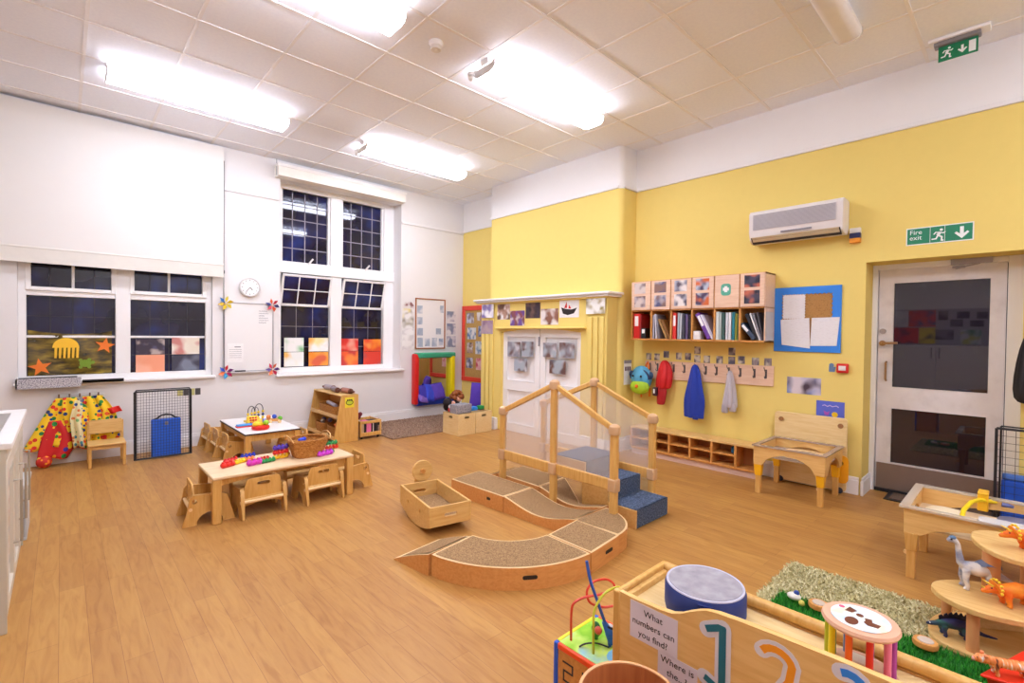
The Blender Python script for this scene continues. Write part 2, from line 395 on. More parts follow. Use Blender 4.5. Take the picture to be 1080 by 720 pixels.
fb.box(-.26, yg-.02, 1.305, .44, yg+.01, 1.33).box(.57, yg-.02, 1.305, 1.30, yg+.01, 1.33)
fb.box(.08, yg-.02, 1.79, .105, yg+.01, 2.55).box(.92, yg-.02, 1.79, .945, yg+.01, 2.55)
frame(fb, -.265, .445, 1.79, 2.6, .04, YA+.05, yg); frame(fb, .565, 1.305, 1.80, 2.6, .04, YA+.05, yg)
fb.obj('frame', m_gloss, w1, .004)
for xa, xb_ in ((-.26, .44), (.57, 1.30)):
    pb = B().box(xa, yg, .9, xb_, yg+.008, 2.56).m(1); lead(pb, xa, xb_, .9, 1.74, 4, 4, yg, .008); lead(pb, xa, xb_, 1.8, 2.55, 4, 3, yg, .008)
    pb.obj('pane', [m_night, m_dark], w1)
B().box(W1[0]-.03, YA-.05, .815, W1[1]+.03, YA+.07, .853).obj('sill', m_gloss, w1, .012)
w2 = thing('window_2', 'tall leaded window with two open hopper lights', 'window', (3.05, YA+.3, .82)); del w2['category']; struct(w2)
yg = YA+.32
fb = B(); fb.box(W2[0], YA+.24, .82, 2.232, YA+.36, 3.46).box(3.798, YA+.24, .82, W2[1], YA+.36, 3.46).box(2.232, YA+.24, .82, 3.798, YA+.36, .89).box(2.232, YA+.24, 3.39, 3.798, YA+.36, 3.46).box(2.93, YA+.24, .89, 3.10, YA+.36, 3.39)
fb.box(W2[0], YA+.22, 2.22, W2[1], YA+.36, 2.38)
for a, c in ((2.23, 2.93), (3.10, 3.80)): frame(fb, a, c, 2.36, 3.42, .03, YA+.27, yg)
fb.obj('frame', m_gloss, w2, .004)
for a, c in ((2.23, 2.93), (3.10, 3.80)):
    pb = B().box(a, yg, .86, c, yg+.008, 3.42).m(1); lead(pb, a, c, 2.38, 3.40, 4, 5, yg, .013); lead(pb, a, c, .88, 1.77, 3, 3, yg, .006)
    pb.obj('pane', [m_night, P('#8f8a96', .5)], w2)
    # hopper light, leaning into the room at its top
    z0, z1, dy = 1.76, 2.20, -.13
    hb = B(); q = lambda xx, f, d: (xx, yg-.03+dy*f+d, z0+(z1-z0)*f)
    def hx(xa, xc, fa, fc, th=.03): hb.hexa([q(xa,fa,0),q(xc,fa,0),q(xc,fa,th),q(xa,fa,th),q(xa,fc,0),q(xc,fc,0),q(xc,fc,th),q(xa,fc,th)])
    hx(a, a+.03, 0, 1); hx(c-.03, c, 0, 1); hx(a, c, 0, .08); hx(a, c, .93, 1)
    for i in (1, 2): xx = a+(c-a)*i/3; hx(xx-.007, xx+.007, .08, .93, .012)
    hx(a, c, .5, .53, .012)
    for xx in (a+.008, c-.008): hb.bar((xx, yg-.01, z0+.1), (xx, yg-.03+dy, z1), .012, .02)
    h = hb.obj('hopper_frame', m_gloss, w2, .003)
    gb = B(); gb.hexa([q(a+.02,.06,.012),q(c-.02,.06,.012),q(c-.02,.06,.016),q(a+.02,.06,.016),q(a+.02,.95,.012),q(c-.02,.95,.012),q(c-.02,.95,.016),q(a+.02,.95,.016)])
    gb.obj('hopper_pane', m_night, w2)
    B().bar(((a+c)/2, YA+.25, 2.33), ((a+c)/2+.06, YA+.16, 2.44), .015, .02).ball(((a+c)/2, YA+.25, 2.33), .02).obj('stay_handle', m_gloss, w2)
B().box(W2[0]-.05, YA-.06, .785, W2[1]+.05, YA+.26, .825).obj('sill', m_gloss, w2, .015)
# ------------------------------------------------------------------ blinds
bl = thing('roller_blind', 'long white roller blind pulled down over the wide window', 'blind', (.2, YA-.08, 3.6))
B().box(-1.65, YA-.085, 2.20, 1.46, YA-.078, 3.64).obj('blind_cloth', P('#e8e4de', .8, .1, var=.008), bl)
B().lathe([(.014, 0), (.014, 3.11)], (-1.65, YA-.08, 2.205), 12, X3).box(-1.65, YA-.09, 2.06, 1.46, YA-.076, 2.205).box(-1.65, YA-.096, 2.055, 1.46, YA-.07, 2.085).obj('hem_bar', P('#e2ddd3', .7), bl)
B().tube([(1.475, YA-.03, 3.5), (1.475, YA-.03, 2.0), (1.48, YA-.02, .89), (1.49, YA-.02, .885)], .004, 6).box(1.465, YA-.03, 2.11, 1.485, YA-.005, 2.15).obj('pull_cord', m_dark, bl)
b2 = thing('roller_blind', 'white roller blind rolled up in its case above the tall window', 'blind', (3, YA-.08, 3.5))
B().poly(rrect(0, 0, .16, .13, .02), (2.07, YA, 3.455), -Y3, Z3, 0.001).box(2.07, YA-.16, 3.44, 3.95, YA, 3.56).obj('case', P('#f3ede2', .6), b2, .012)
B().box(2.06, YA-.165, 3.56, 3.97, YA, 3.60).obj('case_lid', P('#f7f3ee', .5), b2, .006)
B().tube([(2.065, YA-.1, 3.66), (2.065, YA-.1, 3.45)], .004, 6).obj('bracket', m_grey, b2)
# ------------------------------------------------------------------ fire door
d1 = thing('door_1', 'white half-glazed fire exit door in the yellow wall', 'door', (5.53, .5, 0)); del d1['category']; struct(d1)
xd = 5.53
fr = B(); fr.box(xd-.04, .985, 0, xd+.06, .945, 2.075).box(xd-.04, .02, 0, xd+.06, .11, 2.075).box(xd-.04, .945, 2.03, xd+.06, .11, 2.075)
fr.obj('door_frame', m_gloss, d1, .004)
m_door = NZ(['#d6cdc8', '#e6dfdb', '#ebe5e2'], 5, .5)
lf = B(); a, c = .94, .115
gl = [(.83, .21, .965, 1.905), (.83, .215, .275, .768)]
lf.poly([(0,0),(a-c,0),(a-c,2.025),(0,2.025)], (xd+.04, a, .012), -Y3, Z3, .045, [[(a-p[0], p[2]-.012),(a-p[1], p[2]-.012),(a-p[1], p[3]-.012),(a-p[0], p[3]-.012)] for p in gl])
lf.obj('door_leaf', m_door, d1, .003)
for y0, y1, z0, z1 in gl:
    gbm = B().box(xd+.012, y0+.005, z0-.005, xd+.018, y1-.005, z1+.005)
    mg, n, l, bs = newmat('dark_door_glass'); bs.inputs['Roughness'].default_value = .02; bs.inputs['Specular IOR Level'].default_value = .75
    t_ = n.new('ShaderNodeTexNoise'); t_.inputs['Scale'].default_value = 3; l.new(coords(n, l), t_.inputs['Vector'])
    l.new(ramp(n, l, t_.outputs['Fac'], [(.3, '#1a1420'), (.7, '#241e2c')]), bs.inputs['Base Color'])
    gbm.obj('door_glass', mg, d1)
B().box(xd-.012, a-.01, .03, xd-.004, c+.01, .262).obj('kick_plate', P('#8f8078', .4, metal=.7), d1)
B().box(xd-.03, a, .0, xd+.05, c, .03).obj('threshold', m_black, d1)
hb = B().cyl((xd-.005, .905, 1.36), (xd-.03, .905, 1.36), .025).tube([(xd-.03, .905, 1.36), (xd-.06, .90, 1.36), (xd-.065, .86, 1.362), (xd-.06, .79, 1.365)], .011, 10)
hb.obj('door_handle', P('#b08a60', .35, metal=.8), d1)
B().cyl((xd-.004, .905, 1.47), (xd-.025, .905, 1.47), .024).obj('door_lock', P('#a9a09a', .3, metal=.9), d1)
B().tube([(xd-.006, .875, 1.19), (xd-.04, .875, 1.18), (xd-.04, .875, 1.03), (xd-.006, .875, 1.02)], .009, 8).obj('pull_handle', P('#b08a60', .35, metal=.8), d1)
B().box(xd-.065, .45, 2.03, xd-.04, .20, 2.09).box(xd-.055, .44, 2.02, xd-.03, .36, 2.0).bar((xd-.06, .27, 2.03), (xd-.03, .42, 2.0), .014, .012).obj('door_closer', P('#a39a96', .35, metal=.6), d1)
# ------------------------------------------------------------------ white doors under the mantel
d2 = thing('door_2', 'pair of white panelled doors with an arched top under the mantel', 'door', (4.74, 4.5, 0)); del d2['category']; struct(d2)
xm = 4.75
for side, (ya, yb) in enumerate(((DY1+.0, 4.515), (4.505, DY0))):
    pts = [(DY1-ya, 0.0), (DY1-yb, 0)]
    top = [(DY1-(ya+(yb-ya)*t/8), DZ+.05*math.sin(math.pi*((DY1-(ya+(yb-ya)*t/8))/(DY1-DY0)))) for t in range(8, -1, -1)]
    u0, u1 = DY1-ya, DY1-yb
    holes = [[(u0+.1, .12), (u1-.09, .12), (u1-.09, .60), (u0+.1, .60)], [(u0+.1, .74), (u1-.09, .74), (u1-.09, 1.36), (u0+.1, 1.36)]]
    b = B().poly(pts+top, (xm+.03, DY1, 0), -Y3, Z3, .04, holes)
    b.obj('door_leaf', m_gloss, d2, .005)
    B().box(xm+.012, ya-.02, .02, xm+.025, yb+.02, 1.40).obj('door_panel', P('#f3f0ee', .45), d2)
B().box(xm-.02, 4.535, 1.24, xm-.008, 4.515, 1.37).obj('door_bolt', m_grey, d2)
# ------------------------------------------------------------------ ceiling fittings
m_tube = EMIT('#e8edff', LIGHT)
def make_light(label, loc, lit=True, hw=.13):
    t = thing('ceiling_light', label, 'ceiling light', loc, 0, 'surface fluorescent lights on the ceiling')
    L = 1.47
    B().box(-L/2, -.05, -.05, L/2, .05, 0).box(-L/2, -hw+.03, -.062, L/2, hw-.03, -.05).obj('housing', m_gloss, t, .003, local=True)
    pr = [(-hw, -.05), (-hw, -.085), (-hw+.02, -.11), (-hw+.05, -.12), (hw-.05, -.12), (hw-.02, -.11), (hw, -.085), (hw, -.05)]
    B().poly(pr, (-L/2+.004, 0, 0), Y3, Z3, L-.008).obj('diffuser', m_tube if lit else P('#e9e4e0', .4), t, local=True)
    for sx in (-1, 1):
        pe = [(-hw-.006, -.045), (-hw-.006, -.09), (-hw+.02, -.117), (-hw+.05, -.127), (hw-.05, -.127), (hw-.02, -.117), (hw+.006, -.09), (hw+.006, -.045)]
        B().poly(pe, (sx*L/2-(.006 if sx > 0 else 0), 0, 0), Y3, Z3, .006).obj('end_cap', P('#d8d2cc', .5), t, local=True)
    return t
lt = make_light('lit ceiling light in front of the wide window with the roller blind', (1.02, 5.47, ZC))
dup(lt, (3.36, 5.47, ZC), 0, 'farthest lit ceiling light, above the tall leaded window')
dup(lt, (1.02, 3.12, ZC), 0, 'lit ceiling light cut off by the top edge of the photo')
dup(lt, (3.30, 3.12, ZC), 0, 'lit ceiling light in front of the chimney breast, right of the smoke detector')
dup(lt, (1.02, .93, ZC), 0, 'unseen ceiling light added to fill the room behind the viewer, over the kitchen corner')  # out of view: repeat of the visible lights, added to help light the room
dup(lt, (1.02, -1.3, ZC), 0, 'unseen ceiling light added for fill at the rear end of the room, left')  # out of view, added for more light from the rear
dup(lt, (3.40, -1.3, ZC), 0, 'unseen ceiling light added for fill at the rear end of the room, right')  # out of view, added as a second source of rear fill
ul = make_light('unlit white ceiling light near the hanging exit sign', (3.46, .93, ZC), False, .08)
def sensor(label, x, y, z, group=None):
    t = thing('motion_sensor', label, 'sensor', (x, y, z))
    B().cyl((0,0,0), (0,0,-.02), .03).obj('base', m_gloss, t, local=True); B().ball((0,0,-.04), .026).obj('lens', P('#f3f1ef', .3), t, local=True)
sensor('small white sensor hanging at the end of the light in front of the chimney', 2.54, 3.26, ZC-.075)
sensor('small white sensor hanging at the end of the light above the tall window', 2.63, 5.60, ZC-.075)
sd = thing('smoke_detector', 'round white smoke detector on a ceiling tile', 'smoke detector', (2.15, 3.21, ZC))
B().lathe([(.055, 0), (.055, -.015), (.045, -.03)], n=24).obj('base', m_gloss, sd, local=True)
B().lathe([(.042, -.03), (.03, -.045), (.042, -.05), (.038, -.06), (.012, -.062), (.012, -.07)], n=24).obj('head', P('#e6e2de', .4), sd, local=True)
ex = thing('hanging_exit_sign', 'green exit sign hanging from the ceiling by the right wall', 'exit sign', (4.9, .39, ZC))
B().box(4.86, .53, ZC-.055, 4.94, .27, ZC-.02).obj('lamp_housing', P('#8f8c92', .4, metal=.4), ex, .008)
B().box(4.84, .56, ZC-.025, 4.96, .22, ZC).obj('bracket', m_gloss, ex, .006)
B().box(4.897, .505, ZC-.165, 4.903, .285, ZC-.05).obj('sign_plate', P('#0f7f52', .4), ex)
def running_man(b, O, U, V, s):
    S = lambda pts, w: b.stroke([(p[0]*s, p[1]*s) for p in pts], w*s, O, U, V, .001)
    b.poly(circ(.62*s, .88*s, .1*s, 12), O, U, V, .001)
    S([(.55,.72),(.42,.45)], .2); S([(.52,.7),(.75,.62),(.86,.72)], .08); S([(.5,.68),(.3,.72),(.18,.56)], .08)
    S([(.45,.45),(.66,.34),(.64,.08),(.76,.06)], .1); S([(.42,.45),(.32,.22),(.06,.2)], .1)
def arrow_down(b, O, U, V, s):
    b.poly([(.4*s,.9*s),(.4*s,.42*s),(.22*s,.58*s),(.12*s,.48*s),(.5*s,.08*s),(.88*s,.48*s),(.78*s,.58*s),(.6*s,.42*s),(.6*s,.9*s)], O, U, V, .001)
q_ = B(); Ob = lambda y, z: (4.8965, y, z)
running_man(q_, Ob(.495, ZC-.152), -Y3, Z3, .085); arrow_down(q_, Ob(.405, ZC-.147), -Y3, Z3, .07)
q_.box(4.8965, .335, ZC-.152, 4.8955, .297, ZC-.07); q_.obj('pictogram', P('#f4f6f4', .5), ex)
# ================================================================== things on the walls
def sheet_thing(name, label, cat, b, mat, group=None, bevel=0):
    return tag(b.obj(name, mat, None, bevel), label, cat, group)
ck = thing('wall_clock', 'round white wall clock above the whiteboard', 'clock', (1.77, YA, 1.96))
B().lathe([(.125, 0), (.125, .03), (.115, .04), (.105, .03)], (1.77, YA, 1.96), 32, -Y3).obj('case', P('#d6d2d0', .4), ck)
B().cyl((1.77, YA-.03, 1.96), (1.77, YA-.033, 1.96), .106, n=32).obj('clock_face', P('#f6f4f2', .5), ck)
b = B()
for k in range(12):
    a = R(30*k); b.bar((1.77+.082*math.sin(a), YA-.034, 1.96+.082*math.cos(a)), (1.77+.096*math.sin(a), YA-.034, 1.96+.096*math.cos(a)), .006, .002, Y3)
b.obj('hour_marks', m_dark, ck)
B().bar((1.77, YA-.036, 1.96), (1.80, YA-.036, 1.925), .007, .002, Y3).obj('clock_hand', m_dark, ck)
B().bar((1.77, YA-.037, 1.96), (1.725, YA-.037, 1.90), .005, .002, Y3).obj('clock_hand', m_dark, ck)
wb = thing('whiteboard', 'tall whiteboard with a pen tray between the two windows', 'whiteboard', (1.77, YA, .88))
onA(B(), 1.49, 2.05, .89, 1.75, .0, .012).obj('writing_surface', P('#efedeb', .25, .5, var=.01), wb)
b = B(); frame(b, 1.48, 2.06, .88, 1.76, .012, YA-.02, YA); b.obj('frame', P('#b5b2b4', .4, metal=.5), wb, .002)
B().box(1.55, YA-.06, .865, 1.98, YA-.012, .88).obj('pen_tray', P('#cfcac8', .4), wb, .003)
b = B()
for k, (zz, ww) in enumerate(((1.66,.1),(1.63,.12),(1.60,.07),(1.57,.11),(1.54,.12),(1.51,.09))): 
    pts = [(1.88+ww*t/14, zz+.006*math.sin(t*2.3+k)) for t in range(15)]
    b.stroke([(p[0]-1.88, p[1]) for p in pts], .004, (1.88, YA-.0125, 0), X3, Z3, .0005)
b.obj('handwriting', P('#8b8890', .8), wb)
b = onA(B(), 1.52, 1.70, 1.0, 1.24, .0125, .001).m(1); onA(b, 1.60, 1.67, 1.19, 1.20, .0137, .0005)
for k in range(5): onA(b, 1.54, 1.68, 1.16-.025*k, 1.163-.025*k, .0137, .0005)
sheet_thing('notice', 'white printed notice in the lower left of the whiteboard', 'paper', b, [m_paper, P('#6a6870', .8)])
sheet_thing('board_marker', 'black marker pen lying in the whiteboard pen tray', 'pen', B().cyl((1.60, YA-.037, .89), (1.72, YA-.037, .89), .0095), m_black)
def pinwheel(label, x, z, cols, rot):
    t = thing('pinwheel', label, 'pinwheel', (x, YA-.03, z), 0, 'pinwheels on the whiteboard corners')
    for k in range(6):
        a = R(rot+60*k); b = B(); c, s = math.cos(a), math.sin(a)
        P2 = lambda u, v, d: (u*c-v*s, d, u*s+v*c)
        b.add([P2(.008,0,0), P2(.05,-.012,-.004), P2(.092,.004,-.012), P2(.05,.03,-.03)], [(0,1,2),(0,2,3)])
        b.obj('petal', P(cols[k % len(cols)], .35), t, local=True)
    B().ball((0,-.012,0), .012, 8).obj('hub', P('#f0e8d8', .4), t, local=True)
    B().cyl((0,.0,0), (0,.03,0), .004, n=6).obj('pin', m_steel, t, local=True)
pinwheel('yellow and blue pinwheel on the top left corner of the whiteboard', 1.495, 1.745, ['#e8c820', '#f2dc50', '#2a6ab0', '#e0b020'], 10)
pinwheel('red and navy pinwheel on the top right corner of the whiteboard', 2.04, 1.745, ['#c8203a', '#e05a30', '#2a2f70'], 40)
pinwheel('multicoloured pinwheel on the lower left corner of the whiteboard', 1.50, .885, ['#7a2a80', '#d82a30', '#2a4ab8', '#e86a20', '#3aa0d8', '#c02a6a'], 15)
pinwheel('orange and purple pinwheel on the lower right corner of the whiteboard', 2.045, .895, ['#e8703a', '#c82a50', '#5a2a80'], 55)
# left window pictures
bp_ = {'film': ['#2e2408', '#6b5410', '#8a7018']}
film = NZ(['#1e1a0c', '#4e3f10', '#7c6418', '#9a842e'], 7, .2, (1,1,3), spec=.6)
b = B().sheet(lambda u, v: (-.25+.66*u, YA+.105-.006*math.sin(9*u+5*v), .915+(.47-.04*math.sin(3*u))*v), 16, 8)
cel = thing('sea_scene', 'dark gold cellophane sea scene stuck on the left window panes', 'window picture', (.08, YA+.1, .91))
b.obj('cellophane', film, cel)
jy = B(); Oj = (0, YA+.088, 0)
jy.poly(circ(.035, 1.20, .105, 16, 0, 180, .105), Oj, X3, Z3, .004)
for k in range(6): xx = -.055+.034*k; jy.poly([(xx,1.09),(xx+.018,1.09),(xx+.024,1.2),(xx+.002,1.2)], Oj, X3, Z3, .004)
jy.obj('jellyfish', P('#f5c02a', .6), cel)
def star2(b, cx, cz, r, O, rot=90): b.poly([(cx+(r if k % 2 == 0 else r*.42)*math.cos(R(rot+36*k)), cz+(r if k % 2 == 0 else r*.42)*math.sin(R(rot+36*k))) for k in range(10)], O, X3, Z3, .004)
b = B(); star2(b, .35, 1.22, .09, Oj, 80); b.obj('starfish', m_orangep, cel)
b = B(); star2(b, -.16, 1.0, .095, Oj, 100); b.obj('starfish', m_orangep, cel)
b = B(); b.poly(circ(.19, 1.03, .05, 14, ry=.04), Oj, X3, Z3, .004); b.poly(circ(.25, 1.04, .018, 10), Oj, X3, Z3, .004)
for dx, dz in ((-.04,.035),(.03,.038),(-.04,-.04),(.03,-.04)): b.poly(circ(.19+dx, 1.03+dz, .017, 8), Oj, X3, Z3, .004)
b.obj('turtle', P('#7a9a20', .6), cel)
gp = 'pictures in the right half of the wide window'
def artA(label, r, cols, sc, y, group, rough=.7, bord='#f2eeea'):
    m = BLOBS(cols, sc); return sheet_thing('childrens_picture', label, 'picture', onA(B(), *r, .0, .002, y), m, group)
artA('dark scribbled picture, upper left in the right half of the wide window', (.62,.89,1.115,1.295), ['#3a3040', '#55506a', '#b8a8a0', '#3a3040'], 14, YA+.095, gp)
artA('salmon orange picture, lower left in the right half of the wide window', (.62,.89,.905,1.11), ['#ee9c78', '#f2a884', '#f5b090'], 5, YA+.095, gp)
artA('cream picture with red marks, upper right in the right half of the wide window', (.96,1.24,1.11,1.31), ['#e8dcc8', '#ece2d0', '#c88078', '#ece4d4'], 9, YA+.095, gp)
artA('dark blue grey picture, lower right in the right half of the wide window', (.96,1.24,.905,1.10), ['#3a3848', '#56586c', '#7a8090', '#3e3c4a'], 8, YA+.095, gp)
gp = 'pictures along the bottom of the tall window'
for lab, r, cols in (('white and green picture, upper one at the far left of the tall window', (2.29,2.56,1.11,1.31), ['#f0eee6','#dfe8d8','#88c088','#f4f2ee']),
    ('white and yellow picture, lower one at the far left of the tall window', (2.29,2.56,.90,1.105), ['#f2f0ec','#f0e8d0','#f0b860','#f0eee8']),
    ('white picture with a yellow wash, upper one second from the left in the tall window', (2.63,2.92,1.11,1.31), ['#f4f0ea','#f0e0a0','#f0b050','#f4f0ea']),
    ('orange picture, lower one second from the left in the tall window', (2.63,2.92,.90,1.10), ['#f08a20','#f09a3a','#d86040','#f0a848']),
    ('red picture with white bits, upper one third from the left in the tall window', (3.11,3.39,1.11,1.30), ['#d82a20','#e83a28','#d02018','#f0a890']),
    ('orange red picture, lower one third from the left in the tall window', (3.11,3.39,.89,1.105), ['#e85a28','#f0702a','#c83838','#f08a3a']),
    ('orange picture with red centre, upper one at the far right of the tall window', (3.48,3.78,1.10,1.29), ['#f08820','#f07a20','#e04a20','#f0a050']),
    ('red picture with a grey disc, lower one at the far right of the tall window', (3.48,3.78,.89,1.095), ['#d83a28','#e04a30','#8a5a60','#d83a28'])):
    artA(lab, r, cols, 7, YA+.285, gp)
# sill clutter: tray of papers and a pencil pot lid
t = thing('paper_tray', 'grey mesh paper tray on the ledge under the wide window', 'tray', (-.06, YA-.08, .853))
m_mesh = NZ(['#6a6870', '#b8b4b8', '#d8d4d4'], 120, .6, detail=0)
B().box(-.33, YA-.13, .80, .15, YA-.115, .90).box(-.33, YA-.13, .80, -.318, YA, .90).obj('tray_front', m_mesh, t)
B().box(-.32, YA-.115, .80, .15, YA, .81).obj('tray_base', m_dark, t)
sheet_thing('folder', 'black folder lying in the grey mesh paper tray', 'folder', B().box(-.31, YA-.105, .812, .12, YA-.02, .905), m_dark)
sheet_thing('pen_rack', 'black shelf strip holding small bits right of the paper tray', 'rack', B().box(.16, YA-.10, .835, .50, YA-.03, .853).box(.16, YA-.10, .835, .50, YA-.095, .868), m_black)
# wall by the corner: papers, copper framed board, mirror
sheet_thing('house_card', 'small card cut like a house roof at the top of the papers by the corner', 'paper', B().poly([(0,0),(.22,0),(.22,.04),(.16,.10),(.05,.10),(0,.04)], (4.0, YA, 1.80), X3, Z3, .003), BLOBS(['#e0d8d4','#8a5a58','#e8e2de'], 18))
sheet_thing('drawing', 'white sheet with a yellow drawing left of the copper framed board', 'paper', onA(B(), 4.0, 4.21, 1.47, 1.79), BLOBS(['#efece8','#f0ecdc','#e8d890','#a09888','#f2f0ee'], 9))
sheet_thing('printed_sheet', 'plain printed sheet below the yellow drawing', 'paper', onA(B(), 4.0, 4.21, 1.12, 1.46), BLOBS(['#f2f0ee','#f4f2f0','#dcd8d8'], 14))
fbm = thing('framed_board', 'white board in a thin copper frame on the window wall', 'notice board', (4.53, YA, 1.14))
onA(B(), 4.25, 4.81, 1.15, 1.96, 0, .01).obj('board', P('#efedec', .6, var=.02), fbm)
for k, (xa, za, w_, h_) in enumerate(((4.27,1.72,.10,.13),(4.27,1.54,.10,.12),(4.27,1.36,.11,.12),(4.28,1.17,.10,.15),(4.42,1.18,.10,.13),(4.56,1.17,.10,.15),(4.70,1.19,.09,.12),(4.64,1.38,.10,.10),(4.72,1.75,.07,.12))):
    onA(B(), xa, xa+w_, za, za+h_, .011, .002).obj('print', BLOBS(['#c8ccd6','#8a98b4','#dcdce0','#a8b4c4'], 12), fbm)
b = B(); frame(b, 4.235, 4.825, 1.135, 1.975, .018, YA-.022, YA); b.obj('frame', P('#b5724a', .4, metal=.4), fbm, .003)
gp = 'blurred prints beside the copper framed board'
for k, (z0, z1) in enumerate(((1.60,1.78),(1.38,1.57),(1.16,1.35))):
    sheet_thing('pinned_print', ('top', 'middle', 'bottom')[k]+' pale print in the column right of the copper framed board', 'paper', onA(B(), 4.87, 5.06, z0, z1), BLOBS(['#d8d4d8','#b4b0c0','#e8e4e4','#8890a8'], 12), gp)
mr = thing('soft_play_mirror', 'square wall mirror in a padded red, green, yellow and blue frame', 'mirror', (4.58, YA, .22))
mg, n, l, bs = newmat('mirror_glass'); bs.inputs['Metallic'].default_value = 1; bs.inputs['Roughness'].default_value = .04
tx_ = n.new('ShaderNodeTexNoise'); l.new(ramp(n, l, tx_.outputs['Fac'], [(.3, '#e0dcdc'), (.7, '#e6e2e2')]), bs.inputs['Base Color'])
B().box(4.2, YA-.035, .26, 4.97, YA-.03, 1.04).obj('mirror_glass', mg, mr)
for nm, bx, c in (('padded_side', (4.17, 4.255, .23, 1.06), '#d8201c'), ('padded_side', (4.885, 4.98, .24, 1.04), '#f6e010'), ('padded_top', (4.20, 4.99, .985, 1.075), '#3aa078'), ('padded_bottom', (4.22, 4.96, .205, .30), '#1f3fb0')):
    B().box(bx[0], YA-.12, bx[2], bx[1], YA-.005, bx[3]).obj(nm, P(c, .35), mr, .025, seg=4)
# ------------------------------------------------------------------ red board in the alcove
rb = thing('cork_notice_board', 'red framed cork board with prints in the alcove left of the chimney', 'notice board', (XB, 6.35, .57))
onB(B(), 5.85, 6.80, .62, 1.84, 0, .012).obj('cork', NZ(['#b08a4a', '#c49e5c', '#a87e42'], 60), rb)
b = B(); b.box(XB-.03, 5.80, .57, XB, 6.84, .645).box(XB-.03, 5.80, 1.80, XB, 6.84, 1.88).box(XB-.03, 6.765, .645, XB, 6.84, 1.80).box(XB-.03, 5.80, .645, XB, 5.87, 1.80)
b.obj('frame', P('#e0402c', .5), rb, .006)
gp = 'prints on the red framed board'
pal = [['#c8ccd8','#4a5a88','#8a7a78'], ['#d8d4d0','#5a4a48','#b09080'], ['#c8d0d0','#5a7aa8','#e0dcd8'], ['#e0a0a8','#c84a60','#e8c0b8'], ['#3a3a4a','#7a7a8a','#c8c0b8']]
for k, (ya, za, w, h) in enumerate(((6.72,1.58,.2,.18),(6.44,1.62,.2,.14),(6.70,1.30,.24,.2),(6.40,1.35,.22,.18),(6.70,1.06,.16,.18),(6.47,1.05,.22,.22),(6.72,.80,.18,.18),(6.45,.78,.26,.2),(6.15,1.5,.2,.2),(6.12,1.0,.2,.2))):
    lab = ['top row left', 'top row right', 'second row left', 'second row right', 'third row left', 'third row right', 'bottom row left', 'pink one in the bottom row', 'upper one behind the chimney edge', 'lower one behind the chimney edge'][k]
    sheet_thing('board_print', 'blurred print on the red framed board, '+lab, 'paper', onB(B(), ya, ya-w, za, za+h, .013), BLOBS(pal[3] if k == 7 else pal[k % 3 if k < 7 else k % 5], 12), gp)
# ------------------------------------------------------------------ artwork under the mantel, prints on the white doors
gp = 'square pictures under the mantel shelf'
ART = [((5.66,5.39,1.64,1.85), 'pale white picture at the far left under the mantel', ['#f0eef0','#f2f0f2','#d8d4e0','#8a7ab0']),
 ((5.67,5.40,1.40,1.60), 'mauve brown picture low on the left pilaster', ['#a08a98','#8a6a80','#9a80a0','#b09a98']),
 ((5.33,5.06,1.61,1.83), 'white picture with small brown marks, second along the mantel', ['#f2f0ee','#f4f2f0','#b08a78','#6a4a3a']),
 ((5.05,4.76,1.52,1.73), 'tilted purple brown picture, lower of the row under the mantel', ['#f0e8e8','#7a4a4a','#8a4a58','#6a4a98']),
 ((4.74,4.46,1.62,1.83), 'dark brown picture in the middle under the mantel', ['#2e2226','#4a3430','#6a5048','#3a2c3a']),
 ((4.45,4.14,1.53,1.74), 'reddish brown picture right of the dark brown one', ['#8a5a48','#7a4a38','#9a6a58','#e8e0dc']),
 ((4.12,3.80,1.62,1.85), 'white picture of a black boat with red sails', None),
 ((3.67,3.39,1.655,1.88), 'white and olive picture on the right pilaster', ['#f2f0ec','#b0a058','#8a7a3a','#f0eee8'])]
for r, lab, cols in ART:
    x = 4.664 if r[0] > 5.35 or r[0] < 3.7 else 4.689
    b = onB(B(), *r, XB-x, .003); mats = BLOBS(cols, 11) if cols else [m_paper, P('#2a2020', .8), m_red]
    if not cols:
        O = (x-.003, r[0], r[2]); b.m(1); b.poly([(.03,.13),(.06,.05),(.14,.03),(.24,.05),(.29,.12),(.2,.10),(.1,.11)], O, -Y3, Z3, .001); b.m(2); b.poly([(.08,.12),(.13,.12),(.12,.2)], O, -Y3, Z3, .001); b.poly([(.15,.115),(.2,.11),(.16,.16)], O, -Y3, Z3, .001)
    sheet_thing('childrens_painting', lab, 'picture', b, mats, gp)
gp = 'blurred photo prints on the white arched doors'
for lab, r in (('upper left print on the left white door', (5.12,4.86,1.08,1.29)), ('upper right print on the left white door', (4.83,4.60,1.09,1.30)), ('lower print on the left white door', (4.98,4.72,.88,1.06)),
    ('upper left print on the right white door', (4.42,4.18,1.10,1.29)), ('upper right print on the right white door', (4.13,3.88,1.10,1.30)), ('lower print on the right white door', (4.30,4.02,.89,1.07))):
    sheet_thing('photo_print', lab, 'photo', onB(B(), *r, XB-4.708, .002), BLOBS(['#c8c4c8','#5a5058','#8a8890','#6a4a40','#a8b0b8'], 9), gp)
po = B().box(5.0, 3.337, .76, 5.16, 3.341, 1.08)
b = B(); b.poly([(0,0),(.16,0),(.16,.30),(0,.30)], (4.99, 3.337, .80), X3, Z3, .003).m(1); b.poly([(.0,.26),(.16,.26),(.16,.30),(0,.30)], (4.99, 3.334, .80), X3, Z3, .001); b.m(2)
po.bm.free()
for k in range(3): b.poly([(.02+.045*k,.17),(.05+.045*k,.17),(.05+.045*k,.22),(.02+.045*k,.22)], (4.99, 3.334, .80), X3, Z3, .001)
